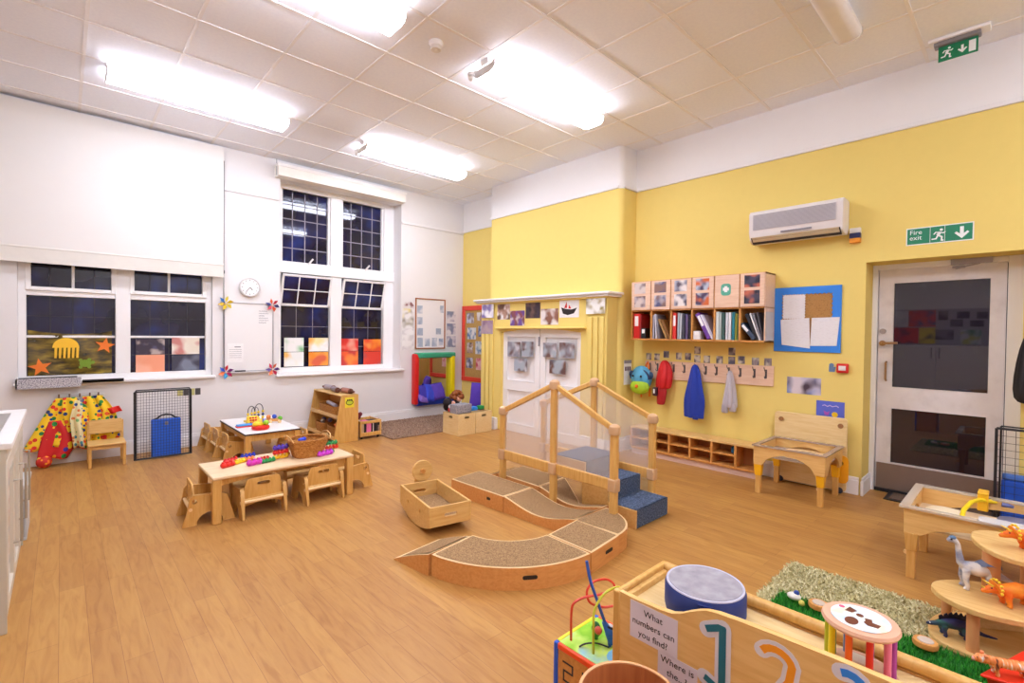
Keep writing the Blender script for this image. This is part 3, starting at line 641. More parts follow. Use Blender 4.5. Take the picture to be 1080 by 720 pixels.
sheet_thing('small_poster', 'small white poster on the side of the chimney breast', 'poster', b, [m_paper, m_grey, P('#6a3a40', .7)])
# ------------------------------------------------------------------ cubby shelf on the yellow wall
cu = thing('wall_cubby_shelf', 'wall mounted wooden cubby unit with six doors above six open pigeonholes', 'shelf unit', (XB, 2.47, 1.35))
xf = 4.95; ys = [3.215, 2.954, 2.709, 2.464, 2.22, 1.964, 1.725]
b = B().box(xf, 3.215, 1.35, XB, 1.725, 1.368).box(xf, 3.215, 2.015, XB, 1.725, 2.033).box(xf, 3.215, 1.685, XB, 1.725, 1.70).box(XB-.012, 3.215, 1.35, XB, 1.725, 2.033)
b.obj('shelf_carcass', m_orange, cu, .002)
for k, yy in enumerate(ys): B().box(xf, min(3.215, yy+.009), 1.351, XB-.002, max(1.725, yy-.009), 2.032).obj('divider', m_pinkw if k == 6 else m_orange, cu, .002)
dp = [['#b8a8ac','#6a4a50','#d8c8c0'], ['#c8c0c8','#5a5a80','#8a6a60'], ['#b0b0c0','#5a5060','#e8e0dc'], ['#b8c0d0','#4a3a58','#d86a30'], None, ['#4a4458','#2a2838','#c86a50']]
for k in range(6):
    d = B().box(xf-.014, ys[k]-.006, 1.70, xf, ys[k+1]+.006, 2.028).obj('cubby_door', m_pinkw, cu, .003)
    y0 = ys[k]
    if k == 4:
        s = B(); s.poly(rrect(.07,.12,.17,.24,.03), (xf-.0142, y0, 1.70), -Y3, Z3, .001); s.obj('green_sticker', P('#5ab094', .5), d)
        s = B(); s.poly([(.105,.155),(.135,.155),(.135,.17),(.15,.17),(.15,.2),(.135,.2),(.135,.215),(.105,.215),(.105,.2),(.09,.2),(.09,.17),(.105,.17)], (xf-.0152, y0, 1.70), -Y3, Z3, .0006); s.obj('sticker_mark', m_paper, d)
    else:
        for (za, zb) in ((.19,.31),(.03,.16)):
            s = B(); s.poly([(.045,za),(.19,za),(.19,zb),(.045,zb)], (xf-.0142, y0, 1.70), -Y3, Z3, .001); s.obj('photo_label', BLOBS(dp[k], 13), d)
gp = 'folders and books in the pigeonholes'
zb = 1.369
def book(lab, y, w, h, col, lean=0, dep=.2, cat='folder', name='ring_binder'):
    """a folder standing in a pigeonhole, spine to the room; y = left edge, lean in degrees to the right"""
    t = thing(name, lab, cat, (0, y-w/2, zb), 0, gp); s, c = math.sin(R(lean)), math.cos(R(lean))
    q = lambda u, v: (-(u*c+v*s), -u*s+v*c if lean >= 0 else -u*s+v*c)
    zmin = min(q(u, 0)[1] for u in (-w/2, w/2))
    pts = [q(-w/2,0), q(w/2,0), q(w/2,h), q(-w/2,h)]; X0, X1 = xf+.012, xf+.012+dep
    b = B().hexa([(X0, p[0], p[1]-zmin) for p in pts]+[(X1, p[0], p[1]-zmin) for p in pts]); b.obj('cover', P(col, .45), t, .002, local=True)
    u0, u1 = -w*.32, w*.32; pt2 = [q(u0,h*.5), q(u1,h*.5), q(u1,h*.9), q(u0,h*.9)]
    if w > .03: B().hexa([(X0-.001, p[0], p[1]-zmin) for p in pt2]+[(X0, p[0], p[1]-zmin) for p in pt2]).obj('spine_label', m_paper, t, local=True)
    return t
book('wide red lever arch binder in the first pigeonhole', 3.19, .075, .29, '#d41c18')
book('black folder in the first pigeonhole, right of the red binder', 3.09, .06, .12, '#1c1c22', 0)
book('dark red folder between binder and black folder in the first pigeonhole', 3.112, .02, .28, '#a01818', 0)
for k, (dy, w, h, c, ln) in enumerate(((.0,.02,.27,'#a8a4b0',0),(.04,.018,.28,'#c8c4cc',-4),(.075,.016,.27,'#8a8690',-8),(.165,.02,.24,'#b08850',-25),(.20,.025,.22,'#8a5a28',-25))):
    book(['grey', 'pale grey', 'mid grey', 'tan leaning', 'brown leaning'][k]+' file in the second pigeonhole', 2.94-dy, w, h, c, ln)
book('red and white binder at the left of the third pigeonhole', 2.692, .04, .29, '#d83028')
for k, (dy, w, h, c, ln) in enumerate(((.055,.02,.29,'#a8b4bc',1),(.08,.02,.28,'#c8ccd0',2),(.11,.03,.28,'#3a3a48',0),(.15,.03,.27,'#5a4a70',0),(.19,.02,.26,'#26242c',0))):
    book(['blue grey', 'white', 'charcoal', 'violet', 'black'][k]+' file in the third pigeonhole', 2.692-dy, w, h, c, ln)
book('white leaflet box at the bottom left of the fourth pigeonhole', 2.45, .075, .09, '#e4e2e0', 0, .1)
for k, (dy, w, h, c, ln) in enumerate(((.15,.045,.30,'#6a3a98',-27),(.2,.018,.29,'#d8d4dc',-27),(.222,.014,.29,'#b8b0c4',-27))):
    book(['purple binder leaning', 'white file leaning', 'lilac file leaning'][k]+' in the fourth pigeonhole', 2.45-dy, w, h, c, ln)
for k, (dy, w, h, c) in enumerate(((.0,.03,.29,'#d4dcd8'),(.035,.02,.28,'#b8c4c0'),(.06,.03,.28,'#3a5a54'),(.10,.025,.28,'#c8ccd0'),(.13,.025,.28,'#e0dede'),(.165,.025,.28,'#1f7a8a'),(.195,.02,.27,'#8a8a2a'),(.217,.018,.26,'#4a5a2a'))):
    book(['mint white', 'pale green', 'bottle green', 'silver', 'white', 'teal', 'mustard', 'olive'][k]+' file in the fifth pigeonhole', 2.208-dy, w, h, c, 0)
for k, (dy, w, h, c, ln) in enumerate(((.10,.04,.2,'#3a4a60',-40),(.135,.03,.28,'#1c1c24',-24),(.162,.014,.28,'#e4e0e0',-20),(.178,.012,.28,'#8a868e',-17),(.192,.014,.28,'#4a444a',-12),(.21,.014,.28,'#c8c2c0',0))):
    book(['slate blue leaning', 'black leaning', 'white leaning', 'grey leaning', 'dark grey', 'pale'][k]+' file in the sixth pigeonhole', 1.945-dy, w, h, c, ln)
# ------------------------------------------------------------------ coat rail and what hangs on it
cr = thing('coat_rail', 'long pale wooden coat rail with twelve hooks under the cubby unit', 'coat rack', (XB, 2.4, 1.0))
B().hexa([(XB-.018,1.72,.91),(XB-.018,3.17,.885),(XB,3.17,.885),(XB,1.72,.91),(XB-.018,1.72,1.115),(XB-.018,3.17,1.10),(XB,3.17,1.10),(XB,1.72,1.115)]).obj('rail_board', m_pinkw, cr, .004)
HY = [3.10, 3.0, 2.89, 2.79, 2.66, 2.52, 2.41, 2.29, 2.16, 2.04, 1.90, 1.79]
for yh in HY:
    B().tube([(XB-.018, yh, 1.06), (XB-.05, yh, 1.06), (XB-.07, yh, 1.085), (XB-.075, yh, 1.10)], .004, 6).tube([(XB-.018, yh, 1.0), (XB-.045, yh, .985), (XB-.06, yh, .995), (XB-.062, yh, 1.01)], .004, 6).box(XB-.022, yh-.009, .985, XB-.017, yh+.009, 1.075).obj('coat_hook', P('#6a6468', .3, metal=.8), cr)
PH = [(3.13,1.15),(3.02,1.15),(2.74,1.17),(2.63,1.17),(2.52,1.15),(2.52,1.245),(2.41,1.15),(2.27,1.15),(2.14,1.15),(2.14,1.245),(2.04,1.16),(1.90,1.15),(1.78,1.15),(2.90,1.185)]
for k, (yy, zz) in enumerate(PH):
    nm = {0:'first',1:'second',2:'fourth',3:'fifth',4:'sixth',6:'seventh',7:'eighth',8:'ninth',10:'tenth',11:'eleventh',12:'twelfth',13:'third'}
    lab = 'small photo label above the %s hook from the left' % nm[k] if k in nm else 'upper photo label stacked over the %s hook' % ('sixth' if k == 5 else 'ninth')
    sheet_thing('photo_label', lab, 'label', onB(B(), yy+.035, yy-.035, zz-.04, zz+.04, .001), BLOBS(['#d8d0b8','#6a6470','#9a8a88','#54505e'], 17), 'photo labels above the coat hooks')
def garment(secs, n=36, folds=5, amp=.12, seed=0):
    """hanging cloth: a loft of folded ellipses; secs = (y, z, x, ry, rx)"""
    b = B(); rings = []
    for i, (y, z, x, ry, rx) in enumerate(secs):
        f = i/(len(secs)-1); rr = []
        for k in range(n):
            a = 2*math.pi*k/n; w = 1+1.7*amp*(.3+f)*(math.sin(folds*a+seed+1.5*f)+.4*math.sin((2*folds+1)*a-seed))
            rr.append(b.bm.verts.new((x+rx*w*math.cos(a), y+ry*w*math.sin(a), z)))
        rings.append(rr)
    return b.skin(rings)
def sub(o, l=1):
    s = o.modifiers.new('s', 'SUBSURF'); s.levels = s.render_levels = l; return o
rc = thing('coat', 'red hooded coat hanging on the third hook beside the backpack', 'coat', (XB-.08, 2.87, .6), 0, 'coats on the coat rail')
sub(garment([(2.885,1.12,5.15,.02,.02),(2.88,1.09,5.14,.05,.04),(2.87,1.02,5.14,.075,.05),(2.875,.93,5.13,.09,.06),(2.885,.84,5.13,.088,.055),(2.89,.79,5.13,.078,.05),(2.89,.785,5.13,.04,.03)], folds=4, amp=.1).obj('coat_body', P('#cf1a1c', .6), rc))
sub(garment([(2.90,.84,5.12,.06,.035),(2.90,.74,5.12,.062,.038),(2.905,.65,5.12,.05,.034),(2.91,.60,5.12,.045,.03),(2.91,.597,5.12,.02,.015)], folds=3, amp=.08).obj('sleeve', P('#a81418', .6), rc))
B().box(5.06, 2.99, .70, 5.09, 2.93, .80).obj('cuff', P('#3a1420', .7), rc, .01); B().box(5.075, 2.975, .73, 5.055, 2.955, .78).obj('patch', m_paper, rc, .003)
bc = thing('coat', 'royal blue cardigan hanging on the sixth hook', 'coat', (XB-.08, 2.5, .5), 0, 'coats on the coat rail')
sub(garment([(2.51,1.09,5.14,.015,.02),(2.51,1.06,5.14,.04,.035),(2.50,.98,5.13,.055,.05),(2.50,.86,5.12,.075,.055),(2.50,.74,5.12,.10,.06),(2.50,.66,5.12,.105,.055),(2.505,.56,5.12,.098,.05),(2.505,.505,5.12,.095,.048),(2.505,.50,5.12,.093,.046),(2.505,.498,5.12,.05,.02)], folds=4, amp=.13, seed=1).obj('cardigan_body', P('#1f3aa0', .8), bc))
B().box(5.055, 2.49, .49, 5.075, 2.43, .53).obj('hem_band', P('#1a3290', .8), bc, .006)
gc = thing('coat', 'pale grey knitted top hanging on the ninth hook', 'coat', (XB-.08, 2.12, .58), 0, 'coats on the coat rail')
sub(garment([(2.13,1.05,5.15,.012,.015),(2.13,1.0,5.145,.03,.03),(2.12,.88,5.14,.045,.04),(2.12,.76,5.13,.06,.045),(2.12,.68,5.13,.065,.045),(2.12,.66,5.13,.064,.044),(2.12,.655,5.13,.03,.02)], folds=5, amp=.16, seed=2).obj('top_body', P('#bdb6ba', .85), gc))
for yy, zz in ((2.165,.60), (2.085,.62)): sub(garment([(yy,.72,5.12,.03,.03),(yy,zz+.03,5.12,.034,.03),(yy,zz,5.12,.032,.026),(yy,zz-.004,5.12,.015,.01)], folds=3, amp=.1).obj('sleeve', P('#b4adb2', .85), gc))
bk = thing('backpack', 'blue and green childrens backpack hanging on the first hook', 'backpack', (XB-.1, 3.16, .7), 0)
b = B(); b.ball((5.10, 3.16, .89), .15, 20, (.6, .9, 1.0)); b.obj('bag_body', P('#56a8cc', .6), bk)
b = B(); b.ball((5.055, 3.155, .79), .12, 20, (.55, 1.05, .75)); b.obj('front_pocket', P('#a8d02a', .6), bk)
B().tube([(5.055+.0*math.cos(a), 3.155+.125*math.sin(a), .885-.0+.11*math.cos(a)) for a in [R(-90+15*k) for k in range(13)]], .012, 8).obj('piping', P('#2a3a5a', .6), bk)
for dy in (-.05, .06): B().ball((5.005, 3.16+dy, .92), .014, 8).obj('eye', m_black, bk)
B().ball((4.985, 3.155, .80), .022, 10).obj('nose', m_orangep, bk)
for dy in (-.13, .13): B().ball((5.09, 3.16+dy, .93), .035, 10, (.5,1,1.3)).obj('ear', P('#2a4a6a', .6), bk)
B().tube([(5.13, 3.13, 1.0), (5.13, 3.11, 1.06), (5.135, 3.10, 1.09), (5.13, 3.08, 1.05), (5.13, 3.08, 1.0)], .01, 6).obj('loop', m_orangep, bk)
for dy, z in ((-.03,.66), (.08,.68)): B().bar((5.11, 3.13-dy, .78), (5.10, 3.13-dy, z), .02, .006).obj('strap', m_orangep, bk)
# ------------------------------------------------------------------ more on the yellow wall
nb = thing('notice_board', 'cork notice board in a wide bright blue border', 'notice board', (XB, 1.44, 1.27))
B().poly([(0,0),(.565,0),(.565,.625),(0,.625)], (XB, 1.725, 1.265), -Y3, Z3, .015, [wavy(.065,.065,.50,.56,.008,12)]).obj('border', P('#2f84e0', .6), nb, .003)
onB(B(), 1.67, 1.21, 1.32, 1.84, 0, .008).obj('cork', NZ(['#a97a42', '#b98a50', '#9a6c38'], 80), nb)
gp = 'sheets pinned on the blue bordered board'
def wsheet(lab, pts, O): return sheet_thing('pinned_sheet', lab, 'paper', B().poly(pts, O, -Y3, Z3, .003), NZ(['#e0dcdc', '#eceaea', '#e4e2e2'], 18, kind='Object', stretch=(1,1,6)), gp)
wsheet('scalloped white sheet at the upper left of the blue bordered board', wavy(0,0,.20,.24), (XB-.016, 1.65, 1.58))
wsheet('large white sheet at the lower left of the blue bordered board', [(0,.01),(.245,-.02),(.235,.27),(-.015,.255)], (XB-.0195, 1.65, 1.32))
wsheet('white sheet at the lower right of the blue bordered board', [(0,0),(.215,.005),(.235,.27),(.01,.265)], (XB-.016, 1.405, 1.325))
fa = thing('fire_alarm_point', 'small red break glass fire alarm point on the yellow wall', 'fire alarm', (XB, 1.14, 1.09))
B().box(XB-.035, 1.185, 1.085, XB, 1.095, 1.17).obj('call_point_box', m_red, fa, .008)
B().box(XB-.038, 1.168, 1.108, XB-.034, 1.112, 1.15).obj('glass_plate', P('#eee4e0', .3), fa, .003)
b = B(); b.poly(circ(.02,.06,.02,10)+[], (XB, 1.25, 1.09), -Y3, Z3, .004); b.poly([(0,.0),(.045,.0),(.055,.045),(.0,.05)], (XB, 1.25, 1.09), -Y3, Z3, .004)
sheet_thing('wall_sticker', 'small blue grey sticker left of the red fire alarm point', 'sticker', b, P('#6a86a8', .6))
sheet_thing('wall_photo', 'blurred landscape photo on the yellow wall below the alarm point', 'photo', onB(B(), 1.60, 1.31, .86, 1.02), BLOBS(['#c4bccc','#6482bc','#4a3844','#d8ccd0'], 8))
cd = B(); onB(cd, 1.345, 1.12, .665, .815).m(1); O = (XB-.0045, 1.345, .665)
cd.stroke([(.05,.105),(.07,.112),(.09,.1),(.11,.112),(.13,.102),(.16,.112),(.18,.1)], .008, O, -Y3, Z3, .001); cd.m(2); cd.poly(circ(.15,.03,.025,12), O, -Y3, Z3, .001); cd.m(3); cd.poly([(.07,.02),(.1,.02),(.11,.06),(.09,.045),(.06,.06)], O, -Y3, Z3, .001)
sheet_thing('greeting_card', 'violet blue card stuck above the light table', 'card', cd, [P('#5a68c8', .6), P('#c8b8e0', .6), m_yel, P('#b050b0', .6)])
ac = thing('air_conditioner', 'white wall mounted air conditioner high on the yellow wall', 'air conditioner', (XB, 1.5, 2.33))
pr = [(0,.05),(.0,.29),(.02,.31),(.19,.31),(.215,.28),(.215,.10),(.19,.03),(.14,.0),(.04,.0)]
B().poly([(p[0], p[1]) for p in pr], (XB, 1.91, 2.33), -X3, Z3, -.79).obj('casing', P('#e6e0dc', .4), ac, .006)
b = B().box(XB-.222, 1.87, 2.45, XB-.214, 1.17, 2.60); b.obj('grille', P('#cfc9c8', .5), ac)
b = B()
for k in range(14): b.box(XB-.226, 1.865, 2.455+k*.0105, XB-.221, 1.175, 2.459+k*.0105)
b.obj('grille_slats', P('#a49ea2', .5), ac)
b = B(); b.hexa([(XB-.2,1.89,2.365),(XB-.2,1.14,2.365),(XB-.14,1.14,2.328),(XB-.14,1.89,2.328),(XB-.212,1.89,2.38),(XB-.212,1.14,2.38),(XB-.15,1.14,2.322),(XB-.15,1.89,2.322)]); b.obj('outlet_slot', m_dark, ac)
for z in (.0, .02): B().bar((XB-.205+z, 1.88, 2.372-z), (XB-.205+z, 1.15, 2.372-z), .03, .004, (.5,0,.6)).obj('louvre', P('#d6c8a8', .5), ac)
B().box(XB-.219, 1.62, 2.40, XB-.21, 1.36, 2.415).obj('display_strip', m_grey, ac, .002)
at = thing('hanging_tag', 'small white, navy and orange tag under the right end of the air conditioner', 'tag', (XB, 1.06, 2.25))
for z0, z1, c in ((2.34,2.385,'#e8e4e0'),(2.295,2.34,'#23285a'),(2.255,2.295,'#f09a20')): B().box(XB-.05, 1.105, z0, XB-.002, 1.025, z1).obj('band', P(c, .5), at, .003)
fe = thing('fire_exit_sign', 'green Fire exit sign with running man and arrow above the door', 'sign', (XB, .5, 2.19))
onB(B(), .712, .298, 2.185, 2.328, 0, .004).obj('sign_border', P('#f2f2ee', .5), fe)
onB(B(), .704, .306, 2.193, 2.320, .003, .002).obj('sign_face', P('#12805a', .45), fe)
text('Fire\nexit', .052, (XB-.0055, .690, 2.272), -Y3, Z3, P('#f4f6f4', .5), 'lettering', fe, line=.85)
b = B(); b.box(XB-.0055, .560, 2.195, XB-.0051, .557, 2.318).box(XB-.0055, .470, 2.195, XB-.0051, .467, 2.318); running_man(b, (XB-.0055, .555, 2.198), -Y3, Z3, .105); arrow_down(b, (XB-.0055, .425, 2.196), -Y3, Z3, .115)
b.obj('pictogram', P('#f4f6f4', .5), fe)
kc = thing('black_coat', 'black coat hanging on the yellow wall right of the door', 'coat', (XB-.1, -.05, .9))
sub(garment([(-.05,1.50,5.13,.03,.03),(-.05,1.42,5.12,.07,.05),(-.05,1.25,5.11,.10,.07),(-.05,1.02,5.11,.12,.075),(-.05,.93,5.11,.10,.06)], folds=4, amp=.08, seed=3).obj('coat_body', m_black, kc))
B().tube([(XB-.002,-.05,1.55),(XB-.06,-.05,1.54),(XB-.075,-.05,1.56)], .008, 6).obj('hanger_loop', m_dark, kc)
# ================================================================== left side of the room
m_apY = SPOTS('#f2c61a', ['#d8261c', '#1f7a3a', '#23386e', '#e8501c', '#2a8a3a', '#1a3a8a'], 22, .42)
m_apR = SPOTS('#c81c1a', ['#f2c81a', '#1f8a3a', '#f2b818', '#3a2a8a', '#f2d83a'], 15, .36)
m_apC = SPOTS('#e8dca8', ['#3a8a9a', '#2a4a8a', '#7ab06a', '#d87a3a'], 22, .34)
kh = thing('apron_rail', 'row of small metal hooks under the wide window', 'hook rail', (.14, YA, .7))
HX = [-.02, .06, .14, .22, .29]
B().box(-.06, YA-.012, .685, .34, YA, .71).obj('rail_strip', m_wallA, kh, .003)
for hx_ in HX: B().tube([(hx_, YA-.012, .70), (hx_, YA-.05, .69), (hx_, YA-.062, .70), (hx_, YA-.064, .725)], .007, 6).obj('hook', P('#8a7060', .4, metal=.5), kh)
gp = 'spotted aprons on the hooks under the wide window'
def apron(label, hx, poly, mats, seed, dy=0, trim='#e04a1a'):
    """cloth pinched at the hook, falling to the outline poly (list of left/right x per height)"""
    t = thing('apron', label, 'apron', (hx, YA-.06, poly[-1][0]), 0, gp)
    zs = [p[0] for p in poly]
    def at(v):
        k = min(int(v*(len(poly)-1)), len(poly)-2); f = v*(len(poly)-1)-k
        return [poly[k][i]*(1-f)+poly[k+1][i]*f for i in range(3)]
    def f(u, v):
        z, xl, xr = at(v); return (xl+(xr-xl)*u, YA-.055-dy-.028*v-.022*(.25+v)*math.sin(9*u+seed)-.03*math.sin(math.pi*u)*v, z-.012*v*math.sin(7*u+seed))
    b = B().sheet(f, 22, 18); o = b.obj('apron_cloth', mats, t); s = o.modifiers.new('t', 'SOLIDIFY'); s.thickness = .006
    pts = [f(i/22, 1) for i in range(23)]; B().tube(pts, .006, 6).obj('hem', P(trim, .6), t)
apron('yellow spotted apron fanned out to the far left under the wide window', -.02, [(.685,-.04,.02),(.60,-.09,.05),(.45,-.16,.07),(.32,-.22,.04),(.19,-.28,.03)], m_apY, 0, .02)
apron('red apron with big yellow and green spots hanging lowest', .0, [(.46,-.09,-.01),(.38,-.12,.06),(.28,-.15,.11),(.18,-.17,.09),(.085,-.18,.04)], m_apR, 1, .05)
apron('narrow cream spotted apron strap hanging in front of the yellow ones', .10, [(.66,.10,.15),(.58,.08,.16),(.48,.06,.15),(.36,.07,.17),(.18,.09,.19)], m_apC, 2, .085)
apron('yellow apron with blue and red spots, third from the left', .06, [(.69,.01,.11),(.58,.0,.20),(.45,.02,.24),(.32,.05,.26),(.16,.05,.27)], m_apY, 2.6, .045)
apron('bright yellow apron with blue spots on the fourth hook', .22, [(.69,.16,.24),(.55,.16,.30),(.42,.15,.34),(.30,.17,.36),(.15,.18,.37)], m_apY, 3, .03)
apron('yellow and red apron draped behind the small chair', .29, [(.69,.24,.32),(.60,.26,.38),(.50,.28,.43),(.36,.26,.46),(.16,.24,.47)], m_apY, 4, .0)
B_ = B().sheet(lambda u, v: (.36+.10*u+.03*v, YA-.07-.02*math.sin(6*u), .545-.06*v+.02*u), 8, 6).obj('red_cloth', m_red); s = B_.modifiers.new('t','SOLIDIFY'); s.thickness = .006
tag(B_, 'small plain red cloth at the right end of the apron row', 'cloth')
rbl = thing('toy_ball', 'small red and orange ball on the floor under the aprons', 'ball', (-.13, YA-.14, .0))
B().ball((-.13, YA-.14, .062), .062, 18).obj('ball_skin', SPOTS('#c8281c', ['#f07a1c', '#e8501c', '#f0a01c'], 26, .4), rbl)
# small chair with slatted back in front of the aprons
sc = thing('small_wooden_chair', 'small beech chair with a back rest in front of the spotted aprons', 'chair', (.34, 6.5, 0))
for sx in (-1, 1):
    x = .34+sx*.135
    B().box(x-.014, 6.365, 0, x+.014, 6.395, .225).obj('leg', m_plyz, sc, .006)
    B().hexa([(x-.014,6.635,0),(x+.014,6.635,0),(x+.014,6.665,0),(x-.014,6.665,0),(x-.014,6.67,.43),(x+.014,6.67,.43),(x+.014,6.695,.43),(x-.014,6.695,.43)]).obj('leg', m_plyz, sc, .006)
    B().box(x-.009, 6.39, .18, x+.009, 6.64, .205).obj('side_rail', m_plyz, sc, .003)
b = B().box(.19, 6.345, .222, .49, 6.64, .24); b.obj('seat', m_ply, sc, .006)
B().box(.21, 6.37, .185, .47, 6.39, .215).obj('front_rail', m_ply, sc, .003)
B().hexa([(.205,6.652,.30),(.475,6.652,.30),(.475,6.668,.30),(.205,6.668,.30),(.205,6.662,.445),(.475,6.662,.445),(.475,6.68,.445),(.205,6.68,.445)]).obj('backrest', m_ply, sc, .006)
# wire guard and blue case
def wire_guard(label, p0, p1, h, lean, n, m_):
    """a folded wire panel between floor points p0 and p1"""
    p0, p1 = Vector(p0), Vector(p1); d = p1-p0; L = d.length; d.normalize(); up = Vector((0, 0, h))+Vector(lean)
    t = thing('wire_guard', label, 'wire panel', (*((p0+p1)/2).xy, 0))
    Q = lambda u, v, o=0: p0+d*u*L+up*v
    b = B()
    for a, c in ((Q(0,0),Q(0,1)),(Q(1,0),Q(1,1)),(Q(0,0.01),Q(1,0.01)),(Q(0,1),Q(1,1))): b.cyl(a, c, .009, n=8)
    b.obj('frame', m_bwire, t)
    b = B()
    for i in range(1, n[0]): b.cyl(Q(i/n[0],0), Q(i/n[0],1), .0016, n=5)
    for j in range(1, n[1]): b.cyl(Q(0,j/n[1]), Q(1,j/n[1]), .0016, n=5)
    b.obj('wire_mesh', m_bwire, t)
    sh = Vector((d.y, -d.x, 0))*-.03
    b = B()
    for a, c in ((Q(0.03,0)+sh,Q(0.03,1.02)+sh),(Q(.985,0)+sh,Q(.985,1.02)+sh),(Q(0.03,1.02)+sh,Q(.985,1.02)+sh)): b.cyl(a, c, .006, n=8)
    b.obj('rear_frame', m_bwire, t)
    return t
wire_guard('black wire mesh panel leaning on the wall under the wide window', (.565, 6.44, .01), (1.07, 6.44, .01), .725, (0, .02, 0), (20, 24), m_bwire)
bcs = thing('plastic_case', 'upright blue plastic case with a black carry handle behind the wire panel', 'case', (.85, 6.52, 0))
def leanbox(b, x0, x1, y0, t_, h, ln, z0=0):
    return b.hexa([(x0,y0,z0),(x1,y0,z0),(x1,y0+t_,z0),(x0,y0+t_,z0),(x0,y0+ln,h),(x1,y0+ln,h),(x1,y0+ln+t_,h),(x0,y0+ln+t_,h)])
leanbox(B(), .715, .985, 6.49, .06, .415, .02).obj('case_body', P('#2a6ae0', .4), bcs, .012)
B().tube([(.73,6.535,.41),(.77,6.535,.425),(.805,6.535,.455),(.85,6.535,.465),(.895,6.535,.455),(.93,6.535,.425),(.97,6.535,.41)], .009, 8).obj('carry_handle', m_black, bcs)
B().box(.835, 6.50, .35, .865, 6.512, .385).obj('latch', m_grey, bcs)
b = B()
for k in range(4): onA(b.m(k % 2), 1.0+.06*k, 1.055+.06*k, .62, .70)
sheet_thing('striped_label', 'yellow and black striped strip stuck on the wall beside the wire panel', 'label', b, [P('#c8c078', .6), P('#4a4440', .6)])
# ------------------------------------------------------------------ toddler chairs
def make_chair(label, loc, rz, group):
    t = thing('toddler_chair', label, 'chair', loc, rz, group)
    side = [(-.165,0),(-.135,.13),(-.125,.20),(-.105,.22),(.08,.205),(.115,.19),(.165,0),(.10,0)]+[(.085*math.cos(R(a)), .085*math.sin(R(a))) for a in range(0, 181, 20)]+[(-.10,0)]
    hole = circ(-.095, .175, .016, 8)
    for sx in (-1, 1): B().poly(side, (sx*.15-.009, 0, 0), Y3, Z3, .018, [hole]).obj('side_panel', m_plyz, t, .004, local=True)
    bk = [(-.138,.10),(.138,.10),(.138,.20),(.118,.285),(.10,.30),(-.10,.30),(-.118,.285),(-.138,.20)]
    c, s = math.cos(R(10)), math.sin(R(10))
    bk2 = [(-.138,.08),(-.05,.10),(.05,.10),(.138,.08),(.138,.19),(.118,.28),(.10,.295),(-.10,.295),(-.118,.28),(-.138,.19)]
    B().poly(bk2, (0, -.095, 0), -X3, Vector((0,-s*.3,c)), .014, [rrect(-.045,.235,.045,.262,.012)]).obj('backrest', m_plyz, t, .003, local=True)
    B().box(-.14, -.11, .125, .14, .12, .14).obj('seat', m_plyy, t, .004, local=True)
    B().cyl((-.165, -.12, .12), (.165, -.12, .12), .012, n=10).obj('dowel', m_edge, t, local=True)
    return t
gp = 'toddler chairs at the two low tables'
ch = make_chair('left of the two toddler chairs with backs to the viewer at the long table', (1.13, 4.085, 0), 0, gp)
for lab, x, y, a in (('right of the two toddler chairs with backs to the viewer at the long table', 1.59, 4.085, 2),
    ('toddler chair at the left end of the long table, seen side on', .795, 4.205, -92), ('toddler chair at the right end of the long table', 1.915, 4.235, 90),
    ('toddler chair at the far side of the long table, left one under the bricks', 1.14, 4.45, 180), ('toddler chair at the far side of the long table, right one behind the basket', 1.56, 4.45, 178),
    ('toddler chair at the left of the white topped table, nearest the viewer', 1.40, 5.93, -90), ('toddler chair at the left of the white topped table, middle one', 1.38, 6.265, -90),
    ('toddler chair at the left of the white topped table, nearest the wall', 1.37, 6.675, -88), ('toddler chair at the right side of the white topped table', 1.93, 5.675, 90)):
    dup(ch, (x, y, 0), R(a), lab, gp)
# ------------------------------------------------------------------ low tables
def low_table(name, label, x0, x1, y0, y1, h, m_top, m_leg, apron=False, edge=None):
    t = thing(name, label, 'table', ((x0+x1)/2, (y0+y1)/2, 0))
    B().box(x0, y0, h-.022, x1, y1, h).obj('table_top', m_top, t, .006)
    if edge: B().box(x0-.004, y0-.004, h-.02, x1+.004, y1+.004, h-.006).obj('edge_band', edge, t, .002)
    for x, y in ((x0+.03,y0+.03),(x1-.03,y0+.03),(x1-.03,y1-.03),(x0+.03,y1-.03)):
        B().box(x-.028, y-.028, 0, x+.028, y+.028, h-.022).obj('leg', m_leg, t, .004)
    for sx in (0, 1):
        if apron: B().box((x0+.03, x1-.05)[sx], y0+.05, h-.09, (x0+.05, x1-.03)[sx], y1-.05, h-.022).obj('apron_rail', m_leg, t, .002)
    if apron:
        for yy in (y0+.03, y1-.05): B().box(x0+.05, yy, h-.09, x1-.05, yy+.02, h-.022).obj('apron_rail', m_leg, t, .002)
    else:
        for yy in (y0+.04, y1-.06):
            n = 14; pr = [(x0+.05, h-.022), (x0+.05, h-.075)]+[(x0+.05+(x1-x0-.10)*i/n, h-.075+.035*math.sin(math.pi*i/n)) for i in range(1, n)]+[(x1-.05, h-.075), (x1-.05, h-.022)]
            B().poly(pr, (0, yy+.02, 0), X3, Z3, .02).obj('apron_rail', m_leg, t)
    return t
TH = .342
low_table('long_low_table', 'long low wooden table with bricks and a basket on it', .79, 1.85, 3.97, 4.48, TH, m_pale, m_plyz)
WH = .345
low_table('white_topped_table', 'low wooden table with a white top and dark edge by the wall', 1.37, 1.92, 5.44, 6.50, WH, P('#f4f1ee', .3), m_plyz, True, m_dark)
gp = 'interlocking bricks on the long table'
